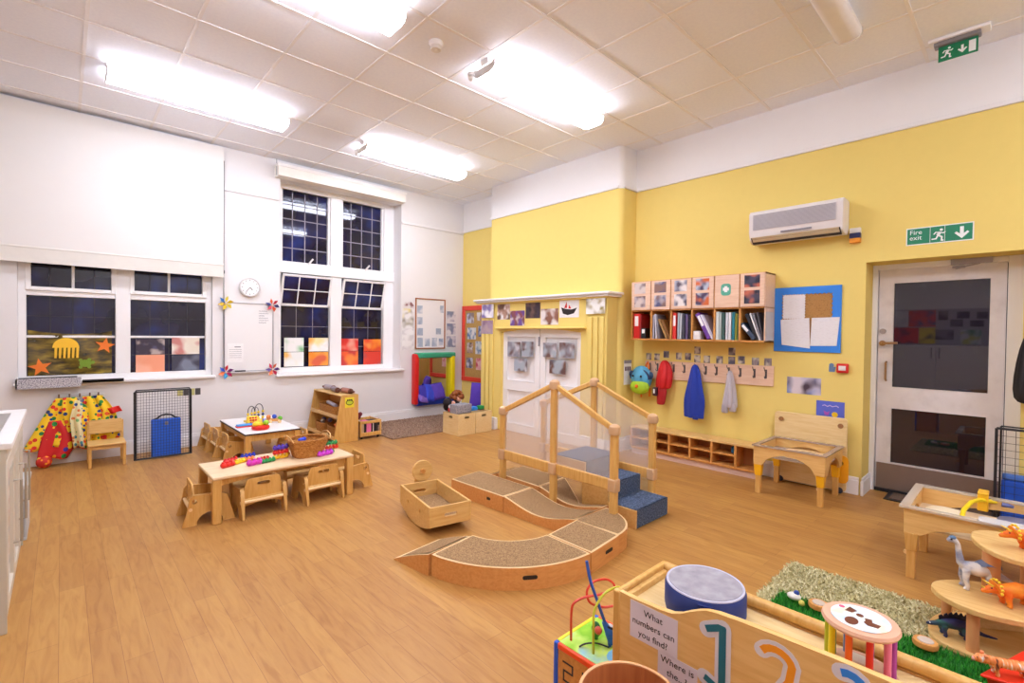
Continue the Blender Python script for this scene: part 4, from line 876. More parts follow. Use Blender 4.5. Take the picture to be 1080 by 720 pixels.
def brick(label, x, y, col, rz=0, n=3, z=TH, s=1.0):
    t = thing('toy_brick', label, 'toy brick', (x, y, z), R(rz), gp)
    b = B()
    for k in range(n): b.ball(((k-(n-1)/2)*.03*s, 0, .016*s), .0165*s, 10, (1, 1.2, 1))
    b.box(-(n-1)*.015*s, -.012*s, .004, (n-1)*.015*s, .012*s, .024*s); b.obj('brick_body', P(col, .35), t, local=True)
    b = B()
    for k in range(n): b.cyl(((k-(n-1)/2)*.03*s, 0, .03*s), ((k-(n-1)/2)*.03*s, 0, .0365*s), .009*s, n=10)
    b.obj('studs', P(col, .35), t, local=True); return t
brick('red brick at the left end of the row of bricks, the nearer one', .945, 4.23, '#e02a1c', 20, 3, s=1.25)
brick('red brick at the left, behind the nearer red one', .995, 4.37, '#d8201c', 25, 4)
brick('yellow brick with black bits beside the red ones', 1.03, 4.28, '#f2cc18', 30, 4)
brick('dark blue brick at the back of the left group', 1.14, 4.44, '#1f2fb0', 10, 4)
brick('orange brick in the middle of the left group', 1.10, 4.315, '#f08a3a', 10, 4)
brick('magenta brick nearest the table edge in the left group', 1.115, 4.16, '#d838b8', 15, 3, s=1.35)
brick('small red brick behind the green one', 1.205, 4.26, '#d8281c', 15, 4, s=.9)
brick('green brick at the right of the left group', 1.22, 4.175, '#1f9a50', 15, 4)
for k, (c, lab) in enumerate((('#f2c01a','bottom yellow'), ('#e02a1c','middle red'), ('#5a3ab8','top purple'))):
    brick(lab+' brick of the three-high stack beside the basket', 1.335, 4.235, c, 10, 4, TH+.038*k, 1.1)
brick('yellow and red brick leaning between the stack and the basket', 1.40, 4.28, '#f0b01a', 60, 3)
brick('big magenta brick right of the basket', 1.655, 4.10, '#c83ad0', 15, 4, s=1.25)
brick('small green brick beside the big magenta brick', 1.725, 4.14, '#1f9a50', 40, 2)
brick('red brick under the green one near the right end of the table', 1.79, 4.29, '#d83a24', 0, 4)
brick('green brick on top near the right end of the table', 1.785, 4.295, '#1f8a48', 5, 4, TH+.038)
# wicker basket
bs_ = thing('wicker_basket', 'shallow wicker basket with a looped handle on the long table', 'basket', (1.54, 4.20, TH))
def basket(t, L, Wd, h, fl, mat, local=True, z0=0):
    b = B(); rings = []
    for k, (f, z) in enumerate(((0, .0), (.15, .15), (.35, .35), (.55, .55), (.8, .8), (1, 1), (.98, 1.0), (.9, .9), (.1, .06))):
        rx, ry = L/2*(1+fl*f)-(.008 if k > 5 else 0), Wd/2*(1+fl*f)-(.008 if k > 5 else 0)
        rr = []
        for q in range(32):
            a = 2*math.pi*q/32; c, s = math.cos(a), math.sin(a); p = 4
            rad = 1/((abs(c)**p+abs(s)**p)**(1/p)); w = 1+.012*((q+k) % 2)
            rr.append(b.bm.verts.new((rx*c*rad*w, ry*s*rad*w, z0+h*z)))
        rings.append(rr)
    b.skin(rings); return b.obj('basket_body', mat, t, local=local)
basket(bs_, .22, .20, .145, .38, m_wicker)
B().tube([(.153*math.cos(a), .139*math.sin(a), .147) for a in [R(15*k) for k in range(24)]], .009, 6, True).obj('rim', m_wicker, bs_, local=True)
for sx in (-1, 1): B().tube([(sx*.15, -.11, .145), (sx*.165, -.08, .175), (sx*.17, .0, .19), (sx*.165, .08, .175), (sx*.15, .11, .145)], .006, 6).obj('handle_loop', P('#c89a5a', .6), bs_, local=True)
sheet_thing('toy_block', 'blue toy lying on top of the wicker basket filling', 'toy', B().ball((1.49, 4.20, TH+.14), .022, 10, (1.4,1,.8)).ball((1.515, 4.205, TH+.143), .018, 10), P('#1f3fd0', .4))
for k, (dx, dy, c) in enumerate(((-.05,.03,'#c87a3a'),(.02,.05,'#b05a28'),(.05,-.03,'#d89a5a'),(-.02,-.05,'#a86a30'),(.0,.0,'#c06a34'))):
    o = sheet_thing('wooden_shape', ['tan', 'rust', 'honey', 'brown', 'copper'][k]+' wooden shape inside the wicker basket on the long table', 'toy', B().box(1.54+dx-.035, 4.20+dy-.03, TH+.01+.012*k, 1.54+dx+.035, 4.20+dy+.03, TH+.105+.004*k), P(c, .5), None, .008)
# toys on the white table
bm_ = thing('bead_maze', 'small bead maze with looped wires on the white topped table', 'bead maze', (1.64, 6.1, WH))
B().box(1.54, 6.03, WH, 1.76, 6.19, WH+.02).obj('maze_base', P('#e8c048', .5), bm_, .006)
for k, (x0, x1, hh, c) in enumerate(((1.56,1.63,.19,'#3a3a44'),(1.61,1.68,.17,'#8a8a90'),(1.655,1.74,.20,'#3a3a44'))):
    yy = 6.08+.04*k; B().tube([(x0, yy, WH+.02)]+[((x0+x1)/2-(x1-x0)/2*math.cos(R(15*j)), yy, WH+.13+(hh-.13)*math.sin(R(15*j))) for j in range(13)]+[(x1, yy, WH+.02)], .0045, 6).obj('maze_wire', P(c, .3, metal=.6), bm_)
    for j, (xx, zz, cc) in enumerate(((x0,.035,'#d82a24'),(x0,.065,'#2a3ab0'),(x0,.10,'#f0d028'),(x1,.04,'#f0d028'),(x1,.075,'#23307a'),(x1,.11,'#e8c828'))): B().ball((xx, yy, WH+zz), .015, 10).obj('bead', P(cc, .35), bm_)
tp = thing('toy_telephone', 'yellow and red toy telephone in front of the bead maze', 'toy', (1.575, 5.93, WH))
B().hexa([(1.505,5.90,WH),(1.645,5.90,WH),(1.645,5.97,WH),(1.505,5.97,WH),(1.515,5.945,WH+.10),(1.635,5.945,WH+.10),(1.635,5.975,WH+.10),(1.515,5.975,WH+.10)]).obj('phone_body', P('#f5c828', .4), tp, .015, seg=3)
for i in range(3):
    for j in range(3): B().ball((1.548+.027*i, 5.911+.010*j, WH+.030+.025*j), .0125, 8, (1,.7,.8)).obj('button', P('#d8281c', .4), tp)
lp = thing('toy_tray', 'blue and red flat toy at the left of the white topped table', 'toy', (1.46, 5.86, WH))
B().box(1.385, 5.82, WH, 1.56, 5.90, WH+.014).obj('tray_base', P('#d8342c', .4), lp, .006); B().box(1.39, 5.825, WH+.014, 1.555, 5.895, WH+.032).obj('tray_lid', P('#3a9ae0', .4), lp, .008)
bo = thing('toy_boat', 'red, yellow and lime push-along toy at the front of the white topped table', 'toy', (1.56, 5.62, WH))
B().lathe([(.075,0),(.088,.015),(.085,.035),(.06,.045)], (1.565, 5.62, WH), 20).obj('red_base', P('#d8241c', .4), bo)
B().lathe([(.05,.04),(.055,.055),(.045,.075),(.02,.085)], (1.54, 5.63, WH), 16).obj('yellow_dome', P('#f2d01c', .4), bo)
B().ball((1.615, 5.61, WH+.065), .03, 12).obj('lime_wheel', m_lime, bo); B().cyl((1.60, 5.66, WH+.08), (1.625, 5.66, WH+.08), .025, n=14).obj('spinner', P('#8a8ae0', .4), bo)
wt = thing('wooden_vehicle', 'wooden toy with blue and green balls at the right of the white topped table', 'toy', (1.80, 5.95, WH))
B().bar((1.72,5.99,WH+.03), (1.86,5.90,WH+.03), .06, .03).obj('wood_body', m_orange, wt, .008)
for x, y, c, z in ((1.745,5.965,'#e08a4a',.065),(1.80,5.94,'#2a4ab8',.07),(1.85,5.90,'#6ab82a',.05)): B().ball((x, y, WH+z), .026, 12).obj('ball', P(c, .4), wt)
for x, y in ((1.75,5.935),(1.83,5.88)): B().cyl((x, y, WH+.018), (x+.012, y-.018, WH+.018), .018, n=12).obj('wheel', m_edge, wt)
# ------------------------------------------------------------------ book and toy shelf
su = thing('sloping_toy_shelf', 'wooden toy shelf unit with sloping sides beside the white topped table', 'shelf unit', (2.63, 6.33, 0))
SX0, SX1, SXT, SY0, SY1, SH = 2.47, 2.80, 2.575, 5.88, 6.78, .60
for yy in (SY0, SY1-.018): B().poly([(SX0,0),(SX1,0),(SX1,SH),(SXT,SH)], (0, yy+.018, 0), X3, Z3, .018).obj('side_panel', m_pine, su, .003)
B().box(SX1-.012, SY0+.018, .02, SX1, SY1-.018, SH).obj('back_panel', m_orange, su)
fx = lambda z: SX0+(SXT-SX0)*z/SH
for z in (.04, .30): B().box(fx(z)+.004, SY0+.018, z, SX1-.012, SY1-.018, z+.016).obj('shelf', m_plyy, su, .002)
B().box(SXT-.006, SY0, SH-.016, SX1, SY1, SH+.002).obj('top_shelf', m_plyy, su, .003)
for z in (.04, .30): B().box(fx(z)-.002, SY0+.018, z+.012, fx(z)+.012, SY1-.018, z+.05).obj('lip', m_plyy, su, .002)
b = onA(B(), 2.62, 2.74, .44, .57, 0, .003, SY0).m(1)
O = (2.62, SY0-.0032, .44)
b.poly(circ(.06,.065,.05,14,ry=.035), O, X3, Z3, .0008).m(2); b.poly(circ(.06,.065,.04,14,ry=.026), O, X3, Z3, .0012)
for dx in (.035,.06,.085): b.m(1).poly(circ(dx,.095,.012,8), O, X3, Z3, .0016)
b.m(1).stroke([(.04,.035),(.08,.035)], .01, O, X3, Z3, .0016)
sheet_thing('yellow_sign', 'small yellow picture sign on the end of the sloping toy shelf', 'sign', b, [P('#f0e038', .5), P('#2a2a1c', .6), P('#c8d83a', .5)])
gp = 'rolling pins on the sloping toy shelf'
for k, (x, y) in enumerate(((2.70, 6.55), (2.66, 6.27), (2.72, 6.05))):
    t = thing('rolling_pin', ['rolling pin with dark ends at the back of the sloping shelf top', 'middle rolling pin on the sloping shelf top', 'rolling pin nearest the viewer on the sloping shelf top'][k], 'rolling pin', (x, y, SH+.036), R((8,-6,5)[k]), gp)
    B().cyl((0,-.085,0), (0,.085,0), .036, n=18).obj('roller', [P('#a89ca4',.5), P('#8a8088',.5), P('#a87060',.5)][k], t, local=True)
    for s in (-1, 1): B().lathe([(.034,.085),(.036,.09),(.034,.105),(.012,.108),(.011,.125),(.015,.14),(.014,.175),(.006,.182)], n=14, axis=(0,s,0)).obj('handle', P('#6a3a28', .5), t, local=True)
ub = thing('wicker_basket', 'long wicker basket with paper on the upper shelf of the sloping toy shelf', 'basket', (2.66, 6.33, .316)); basket(ub, .2, .55, .12, .1, m_wicker)
sheet_thing('paper_roll', 'rolled grey paper lying in the upper shelf basket', 'paper', B().cyl((2.63, 6.18, .43), (2.65, 6.48, .45), .025, n=14), P('#c8c0cc', .6))
for k, (y, lab) in enumerate(((6.52, 'wicker basket of toys at the back of the lower shelf'), (6.12, 'wicker basket with orange toys at the front of the lower shelf'))):
    lb = thing('wicker_basket', lab, 'basket', (2.64, y, .056)); basket(lb, .2, .28, .13, .12, m_wicker)
gp = 'toys in the lower shelf baskets'
for k in range(9):
    y = (6.05,6.11,6.18,6.08,6.16, 6.46,6.53,6.58,6.50)[k]; c = ['#f0642a','#f07a3a','#e8502a','#f08a4a','#d84a28','#8a8ab0','#c8b8a8','#5a6a9a','#b87a5a'][k]
    o = B().ball((2.60+.035*(k % 3), y, .19+.012*(k % 2)), .032, 10, (1,1.1,.9)).obj('toy_ball', P(c, .45)); tag(o, '%s round toy in the %s basket of the lower shelf' % (['vivid orange','light orange','red orange','pale orange','brick red','lavender','beige','slate blue','clay brown'][k], 'front' if k < 5 else 'back'), 'toy', gp)
# low book trolley beside it
bt = thing('book_trolley', 'low wooden book box on wheels right of the sloping toy shelf', 'book box', (2.98, 6.05, 0))
for yy in (5.90, 6.20):
    B().box(2.835, yy, .035, 3.135, yy+.015, .085).obj('lower_rail', m_pine, bt, .003); B().box(2.835, yy, .20, 3.135, yy+.015, .235).obj('upper_rail', m_pine, bt, .003)
for xx in (2.835, 3.115):
    for yy in (5.895, 6.20): B().box(xx, yy, .03, xx+.02, yy+.02, .24).obj('post', m_pine, bt, .003)
    B().box(xx, 5.915, .20, xx+.02, 6.20, .235).obj('end_rail', m_pine, bt, .003)
B().box(2.84, 5.91, .035, 3.13, 6.205, .05).obj('box_floor', m_pine, bt)
for xx in (2.87, 3.10):
    for yy in (5.93, 6.18): B().cyl((xx-.008, yy, .018), (xx+.008, yy, .018), .018, n=12).obj('castor', m_black, bt)
B().cyl((3.136, 5.99, .17), (3.15, 5.99, .17), .022, n=14).cyl((3.136, 5.99, .22), (3.15, 5.99, .22), .02, n=14).obj('side_knobs', m_black, bt)
gp = 'picture books in the low book box'
for k, (x, w, h, c, lab) in enumerate(((2.875,.05,.16,'#c8a888','tan'),(2.92,.035,.15,'#23202a','black'),(2.965,.075,.17,'#f07ab0','bright pink'),(3.03,.045,.17,'#1f1c22','black and white'),(3.08,.04,.17,'#2a2a30','charcoal'))):
    o = thing('picture_book', lab+' picture book standing in the low book box', 'book', (x, 5.97, .05), 0, gp)
    B().box(x-w/2, 5.922, .05, x+w/2, 6.1, .05+h).obj('cover', P(c, .5), o, .002)
    if k == 3: B().box(x-.006, 5.9205, .06, x+.006, 5.922, .21).obj('spine_stripe', m_paper, o)
pt = thing('soft_toy', 'dark red and blue soft toy on the low book box', 'soft toy', (2.90, 6.13, .2))
B().ball((2.90, 6.12, .27), .045, 14, (1.1,1,1)).ball((2.93, 6.10, .30), .03, 10).obj('body', P('#7a2a30', .8), pt); B().ball((2.865, 6.11, .235), .035, 10).obj('bib', P('#2a3a8a', .8), pt)
# ------------------------------------------------------------------ brown rug, crates, cushions
def shag(name, label, cat, poly_in, x0, x1, y0, y1, n, cols, hgt, base, group=None):
    b = B().box(x0, y0, 0.001, x1, y1, .012).m(1); rnd = random.Random(3)
    for k in range(n):
        x, y = rnd.uniform(x0, x1), rnd.uniform(y0, y1)
        if poly_in and not poly_in(x, y): continue
        b.m(1+k % len(cols)); a = rnd.uniform(0, 6.28); w = rnd.uniform(.004, .008); dx, dy = w*math.cos(a), w*math.sin(a); lx, ly = rnd.uniform(-.02,.02), rnd.uniform(-.02,.02); h = hgt*rnd.uniform(.6,1.1)
        vs = [b.bm.verts.new(p) for p in ((x-dx,y-dy,.008),(x+dx,y+dy,.008),(x+lx+dx*.4,y+ly+dy*.4,h),(x+lx-dx*.4,y+ly-dy*.4,h))]
        f = b.bm.faces.new(vs); f.material_index = b.i
    return tag(b.obj(name, [base]+cols), label, cat, group)
shag('shaggy_rug', 'brown shaggy rug in front of the padded mirror', 'rug', None, 3.16, 4.88, 5.64, 6.82, 9000, [P('#ab8a74', .95), P('#937460', .95), P('#c0a28a', .95)], .024, P('#94765f', .95))
gp = 'plywood boxes in front of the chimney'
def make_box(label, loc):
    t = thing('wooden_box', label, 'box', loc, 0, gp); w, d, h = .295, .36, .295
    sl = [rrect(-.042, .228, .042, .258, .013)]
    for yy in (-d/2+.012, d/2): B().poly([(-w/2,0),(w/2,0),(w/2,h),(-w/2,h)], (0, yy, 0), X3, Z3, .012, sl).obj('box_side', m_birch, t, .002, local=True)
    for xx in (-w/2, w/2-.012): B().poly([(-d/2+.012,0),(d/2-.012,0),(d/2-.012,h),(-d/2+.012,h)], (xx, 0, 0), Y3, Z3, .012, sl).obj('box_side', m_birch, t, .002, local=True)
    B().box(-w/2+.012, -d/2+.012, .005, w/2-.012, d/2-.012, .02).obj('box_floor', m_birch, t, local=True)
    B().box(-w/2+.012, -d/2+.012, .255, w/2-.012, d/2-.012, .27).obj('tray', P('#c8a878', .6), t, local=True)
    return t
bx = make_box('plywood box on the left, with the grey fabric basket on it', (4.085, 5.435, 0)); dup(bx, (4.39, 5.435, 0), 0, 'plywood box on the right, with the green and blue toys on it', gp)
gb_ = thing('fabric_basket', 'grey woven fabric storage basket on the left plywood box', 'basket', (4.07, 5.36, .295))
b = B(); b.hexa([(3.935,5.29,.297),(4.19,5.29,.297),(4.19,5.45,.297),(3.935,5.45,.297),(3.93,5.285,.42),(4.195,5.285,.42),(4.195,5.455,.42),(3.93,5.455,.42)])
b.obj('basket_body', NZ(['#77757c', '#9a989e', '#b4b2b8'], 90, .9, (1,1,2), detail=1, bmp=.4), gb_, .006)
dl = thing('doll', 'doll with curly ginger hair propped behind the grey basket', 'doll', (4.08, 5.53, .295))
B().ball((4.10, 5.53, .42), .05, 14, (1,1,1.3)).obj('doll_body', P('#2a1c20', .8), dl); B().ball((4.12, 5.50, .47), .042, 14).obj('doll_head', P('#d8987a', .6), dl)
b = B(); rnd = random.Random(5)
for k in range(26): a, e = rnd.uniform(0, 6.28), rnd.uniform(-.2, 1.4); b.ball((4.12+.085*math.cos(a)*math.cos(e), 5.545+.06*math.sin(a)*math.cos(e), .49+.075*math.sin(e)), .034, 8)
b.obj('doll_hair', P('#8a4a1c', .8), dl)
d3 = thing('doll', 'second doll with dark hair lying left of the grey basket', 'doll', (4.0, 5.56, .295))
B().ball((3.985, 5.57, .42), .07, 12).ball((4.0, 5.60, .36), .06, 12).obj('doll_hair', P('#1c1416', .8), d3); B().ball((4.03, 5.50, .42), .03, 12).obj('doll_face', P('#e0a088', .6), d3)
rs = thing('soft_toy', 'small red and white soft toy at the left edge of the plywood box', 'soft toy', (3.97, 5.50, .295))
B().ball((3.965, 5.48, .335), .035, 12).obj('toy_body', P('#c83a3a', .7), rs); B().ball((3.955, 5.47, .38), .025, 12).obj('toy_head', m_paper, rs)
sheet_thing('toy_tub', 'blue plastic toy on the right plywood box', 'toy', B().box(4.27, 5.38, .296, 4.38, 5.46, .34).box(4.30, 5.37, .34, 4.36, 5.45, .355), P('#2a8ae0', .4), None, .01)
gt = thing('toy_box', 'small green plastic tub on the right plywood box', 'toy', (4.46, 5.42, .295))
B().box(4.42, 5.38, .296, 4.50, 5.46, .305).obj('tub_base', m_dark, gt); B().box(4.42, 5.38, .305, 4.50, 5.46, .355).obj('tub_body', m_green, gt, .008)
def cushion(label, loc, rot, size, col):
    b = B(); n = 14
    def f(s_): return lambda u, v: ((u-.5)*size[0]*(1-.12*(2*v-1)**2*0), (v-.5)*size[1], s_*size[2]/2*(max(0, (1-(2*u-1)**4))*max(0, (1-(2*v-1)**4)))**.5+.006*math.sin(12*u)*math.sin(9*v))
    b.sheet(f(1), n, n).sheet(f(-1), n, n)
    M = Matrix.Translation(loc) @ Matrix.Rotation(R(rot[2]), 4, 'Z') @ Matrix.Rotation(R(rot[1]), 4, 'Y') @ Matrix.Rotation(R(rot[0]), 4, 'X')
    b.bm.transform(M); return tag(b.obj('cushion', P(col, .8)), label, 'cushion', 'purple and blue cushions in the corner')
cushion('dark blue striped cushion at the left of the padded mirror ledge', (4.33, YA-.10, .40), (68,0,-8), (.2,.3,.09), '#3a2f9a')
cushion('bright blue cushion second from the left on the padded mirror ledge', (4.45, YA-.11, .41), (66,8,6), (.18,.3,.09), '#3545c0')
cushion('large violet cushion in the middle of the padded mirror ledge', (4.62, YA-.10, .42), (70,-6,4), (.27,.28,.1), '#5a3fae')
cushion('small mauve cushion at the lower left of the padded mirror ledge', (4.30, YA-.16, .33), (40,10,0), (.15,.16,.06), '#7a5ab0')
cushion('tall purple cushion standing between the boxes and the chimney', (4.95, 6.05, .40), (80,0,-70), (.34,.40,.12), '#5a3ab0')
cushion('purple floor cushion lying under the tall purple one', (4.93, 6.08, .12), (0,0,-70), (.5,.44,.22), '#4a35a0')
# ------------------------------------------------------------------ toy kitchen at the left edge
kt = thing('toy_kitchen', 'pale toy kitchen unit with a white worktop at the left edge of the photo', 'toy kitchen', (-.45, 3.8, 0))
KX, KY0, KY1, KH = -.165, 3.17, 4.42, .88
m_kit = P('#c2bba8', .5)
B().box(-.75, KY0, .0, KX-.02, KY0+.018, KH-.03).obj('end_panel', m_kit, kt, .002); B().box(-.75, KY1-.018, 0, KX-.02, KY1, KH-.03).obj('end_panel', m_kit, kt, .002)
B().box(-.75, KY0+.018, .05, KX-.04, KY1-.018, KH-.03).obj('cabinet_body', P('#b8b0a4', .6), kt)
B().box(-.77, KY0-.01, KH-.03, KX, KY1+.01, KH).obj('worktop', P('#f2f0ec', .35), kt, .004)
b = B().box(-.62, 3.50, KH, -.225, 4.22, KH+.006); b.obj('hob_plate', m_steel, kt, .002)
for x in (-.53, -.35):
    for y in (3.70, 3.97): B().lathe([(.075,.0),(.075,.008),(.06,.010),(.055,.006)], (x, y, KH+.006), 24).obj('hob_ring', m_dark, kt)
for k, (ya, yb) in enumerate(((3.19, 3.58), (3.60, 3.99), (4.01, 4.40))):
    b = B(); b.poly([(0,0),(yb-ya,0),(yb-ya,.70),(0,.70)], (KX-.04, ya, .09), Y3, Z3, .022, [[(.05,.06),(yb-ya-.05,.06),(yb-ya-.05,.64),(.05,.64)]])
    d = b.obj('cupboard_door', P('#d2cab8', .5), kt, .003)
    b = B().sheet(lambda u, v, ya=ya, yb=yb: (KX-.036+.006*math.sin(28*u), ya+.05+(yb-ya-.1)*u, .15+.58*v), 24, 2); b.obj('door_curtain', BLOBS(['#e8e0d8','#d8b0a8','#f0ece6','#b0b8c0','#e0c8a8'], 22), d)
    B().tube([(KX-.018, yb-.03, .30), (KX+.012, yb-.03, .30), (KX+.012, yb-.03, .62), (KX-.018, yb-.03, .62)], .007, 6).obj('door_handle', P('#b0a898', .4, metal=.5), d)
B().box(KX-.04, KY0+.02, .80, KX-.018, KY1-.02, .845).obj('front_rail', P('#d2cab8', .5), kt, .002)
B().box(KX-.05, KY0+.03, 0, KX-.03, KY1-.03, .085).obj('plinth', P('#c8c0b4', .5), kt)
cr2 = thing('plastic_crate', 'low pale grey crate on the floor just beyond the toy kitchen', 'crate', (-.34, 4.7, 0))
b = B().box(-.55, 4.5, 0, -.17, 4.9, .02); b.box(-.55,4.5,.02,-.535,4.9,.34).box(-.185,4.5,.02,-.17,4.9,.34).box(-.535,4.5,.02,-.185,4.515,.34).box(-.535,4.885,.02,-.185,4.9,.34)
b.obj('crate_body', P('#c4c8cc', .5), cr2, .004); B().box(-.56,4.49,.34,-.16,4.91,.37).obj('crate_lid', P('#d8dadc', .5), cr2, .006)
# ================================================================== soft-topped balance course
CH = .125
gp = 'carpet topped wooden course blocks'
def slot(b, O, U, V, u, v, w=.085, h=.023): return b.poly(rrect(u-w/2, v-h/2, u+w/2, v+h/2, h*.48), O, U, V, .0012)
def course(label, Ls, Rs, zs, slots=(), smooth=False):
    """a block between two edge lines (left and right) with a carpeted top at heights zs"""
    k = len(Ls); cx = sum(p[0] for p in Ls+Rs)/(2*k); cy = sum(p[1] for p in Ls+Rs)/(2*k)
    t = thing('balance_block', label, 'balance block', (cx, cy, 0), 0, gp)
    b = B(); V = [(p[0], p[1], 0) for p in Ls]+[(p[0], p[1], 0) for p in Rs]+[(p[0], p[1], z) for p, z in zip(Ls, zs)]+[(p[0], p[1], z) for p, z in zip(Rs, zs)]
    F = []
    for i in range(k-1): F += [(i, i+1, 2*k+i+1, 2*k+i), (k+i+1, k+i, 3*k+i, 3*k+i+1), (2*k+i, 2*k+i+1, 3*k+i+1, 3*k+i), (i+1, i, k+i, k+i+1)]
    F += [(0, 2*k, 3*k, k), (k-1, 2*k-1, 4*k-1, 3*k-1)]
    b.add(V, F[:]); b.bm.faces.ensure_lookup_table()
    for i, f in enumerate(b.bm.faces):
        if i % 4 == 2 and i < 4*(k-1): f.material_index = 1
    b.obj('block_frame', [m_course, m_edge], t)
    # carpet: inset from every edge
    c = B(); e = .013; g = []
    Lv, Rv = [Vector(p) for p in Ls], [Vector(p) for p in Rs]
    for i in range(k):
        d = (Rv[i]-Lv[i]); d = d.normalized() if d.length > 1e-6 else Vector((0,0)); l, r = Lv[i]+d*e, Rv[i]-d*e
        j = 1 if i == 0 else (k-2 if i == k-1 else None)
        if j is not None:
            al = (Lv[j]-Lv[i]); ar = (Rv[j]-Rv[i])
            if al.length > 1e-6: l = l+al.normalized()*e
            if ar.length > 1e-6: r = r+ar.normalized()*e
        g.append([c.bm.verts.new((*(l+(r-l)*q/4), max(zs[i], .004)+.003)) for q in range(5)])
    n0 = 0
    for i in range(k-1):
        for q in range(4): c.bm.faces.new((g[i][q], g[i+1][q], g[i+1][q+1], g[i][q+1]))
    c._fin(0); c.obj('carpet_top', m_carpet, t)
    for O, U in slots:
        s = B(); slot(s, O, U, Z3, 0, 0); s.obj('slot_shade_decal', m_black, t)  # flat black decal: shade of a hand slot put in as colour, no recess
    return t
lp_ = lambda a, b, n: [tuple(a[i]+(b[i]-a[i])*j/n for i in range(2)) for j in range(n+1)]
course('wedge shaped carpeted ramp at the near left end of the course', lp_((1.50,2.65), (1.545,2.335), 4), lp_((1.86,2.70), (1.885,2.375), 4), [.006, .04, .072, .1, CH])
cc, Ro, Ri = (2.265, 2.435), .715, .365
A0, A1 = 189, 269.5
La = [(cc[0]+Ro*math.cos(R(A0+(A1-A0)*i/20)), cc[1]+Ro*math.sin(R(A0+(A1-A0)*i/20))) for i in range(21)]
Ra = [(cc[0]+Ri*math.cos(R(A0+(A1-A0)*i/20)), cc[1]+Ri*math.sin(R(A0+(A1-A0)*i/20))) for i in range(21)]
def aslot(deg): 
    a = R(deg); return ((cc[0]+(Ro+.0)*math.cos(a), cc[1]+Ro*math.sin(a), .07), (-math.sin(a), math.cos(a), 0))
course('long curved carpeted block at the front of the course', La, Ra, [CH]*21, [aslot(237)])
course('short square carpeted block between the curved block and the rounded corner', lp_((2.27,1.72), (2.60,1.755), 2), lp_((2.27,2.065), (2.595,2.10), 2), [CH]*3, [((2.475,1.741,.07), (.995,.1,0))])
qc = (2.60, 2.105); Lq = [(qc[0]+.345*math.cos(R(-90+90*i/12)), qc[1]+.345*math.sin(R(-90+90*i/12))) for i in range(13)]
course('quarter circle carpeted corner block at the right end of the course', Lq, [qc]*13, [CH]*13)
dz = lambda f: CH-.062*math.sin(math.pi*f)**1.3
course('dipped carpeted block running from the rounded corner to the left flat block', [(2.585-.05*i/14, 2.11+.67*i/14) for i in range(15)], [(2.945-.055*i/14, 2.115+.675*i/14) if i > 0 else (2.94,2.12) for i in range(15)][:1]+[(2.875-.015*(i-1)/13, 2.14+.65*(i-1)/13) for i in range(1, 15)], [dz(i/14) for i in range(15)])
course('flat carpeted block at the far left of the front row, beside the rocking box', lp_((2.53,2.785), (2.495,3.42), 3), lp_((2.86,2.80), (2.845,3.46), 3), [CH]*4, [((2.521,2.97,.07), (.05,-1,0)), ((2.507,3.25,.07), (.05,-1,0))])
course('flat carpeted block behind the low rail of the climbing frame', lp_((2.935,2.79), (2.93,3.30), 3), lp_((3.29,2.81), (3.28,3.33), 3), [CH-.005]*4)
course('wooden ramp at the far end of the rear row of blocks', lp_((2.93,3.31), (2.90,3.60), 3), lp_((3.28,3.34), (3.24,3.63), 3), [CH-.005, .085, .045, .006])
course('dipped carpeted block under the blue stairs', [(2.935, 2.13+.65*i/12) for i in range(13)], [(3.012+.28*max(0,(i/12-.42)/.58)**.8, 2.13+.67*i/12) for i in range(13)], [dz(i/12)-.004 for i in range(13)])
# rocking box with a wheel
rk = thing('rocking_box', 'wooden rocking box with a carpeted floor and a small steering wheel', 'rocking toy', (2.05, 3.03, 0), R(-11))
Lr, Wr = .60, .32
n = 14; prof = [(-Lr/2, .205), (-Lr/2, .065)]+[(-Lr/2+Lr*i/n, .004+.061*((2*i/n-1)**2)) for i in range(1, n)]+[(Lr/2, .065), (Lr/2, .205)]
for sx in (-1, 1):
    hl = [circ(-.12, .13, .012, 8), circ(.12, .13, .012, 8)]
    B().poly(prof, (sx*Wr/2-(.016 if sx > 0 else 0), 0, 0), Y3, Z3, .016, hl).obj('side_panel', m_ply, rk, .003, local=True)
for sy in (-1, 1):
    B().poly([(-Wr/2+.016,.065),(Wr/2-.016,.065),(Wr/2-.016,.203),(-Wr/2+.016,.203)], (0, sy*Lr/2+(.016 if sy < 0 else 0), 0), X3, Z3, .016, [rrect(-.05,.125,.05,.15,.012)]).obj('end_panel', m_ply, rk, .003, local=True)
B().box(-Wr/2+.016, -Lr/2+.016, .075, Wr/2-.016, Lr/2-.016, .085).m(1).box(-Wr/2+.02, -Lr/2+.02, .085, Wr/2-.02, Lr/2-.02, .092).obj('box_floor', [m_ply, m_carpet], rk, local=True)
nn = [(-Wr/2-.001,)]
b = B(); 
for i in range(n): pass
wy = Lr/2+.02
wl = B(); wl.lathe([(.082,-.012),(.085,-.008),(.085,.008),(.082,.012)], (.03, wy+.0, .285), 28, Y3); wl.obj('steering_wheel', m_ply, rk, .002, local=True)
B().cyl((.03, wy-.03, .285), (.03, wy+.0, .285), .018, n=14).obj('wheel_hub', m_orange, rk, local=True)
B().hexa([(-.05,wy+.014,.09),(.10,wy+.014,.09),(.10,wy+.028,.09),(-.05,wy+.028,.09),(-.01,wy+.014,.29),(.07,wy+.014,.29),(.07,wy+.028,.29),(-.01,wy+.028,.29)]).obj('wheel_post', m_ply, rk, .003, local=True)
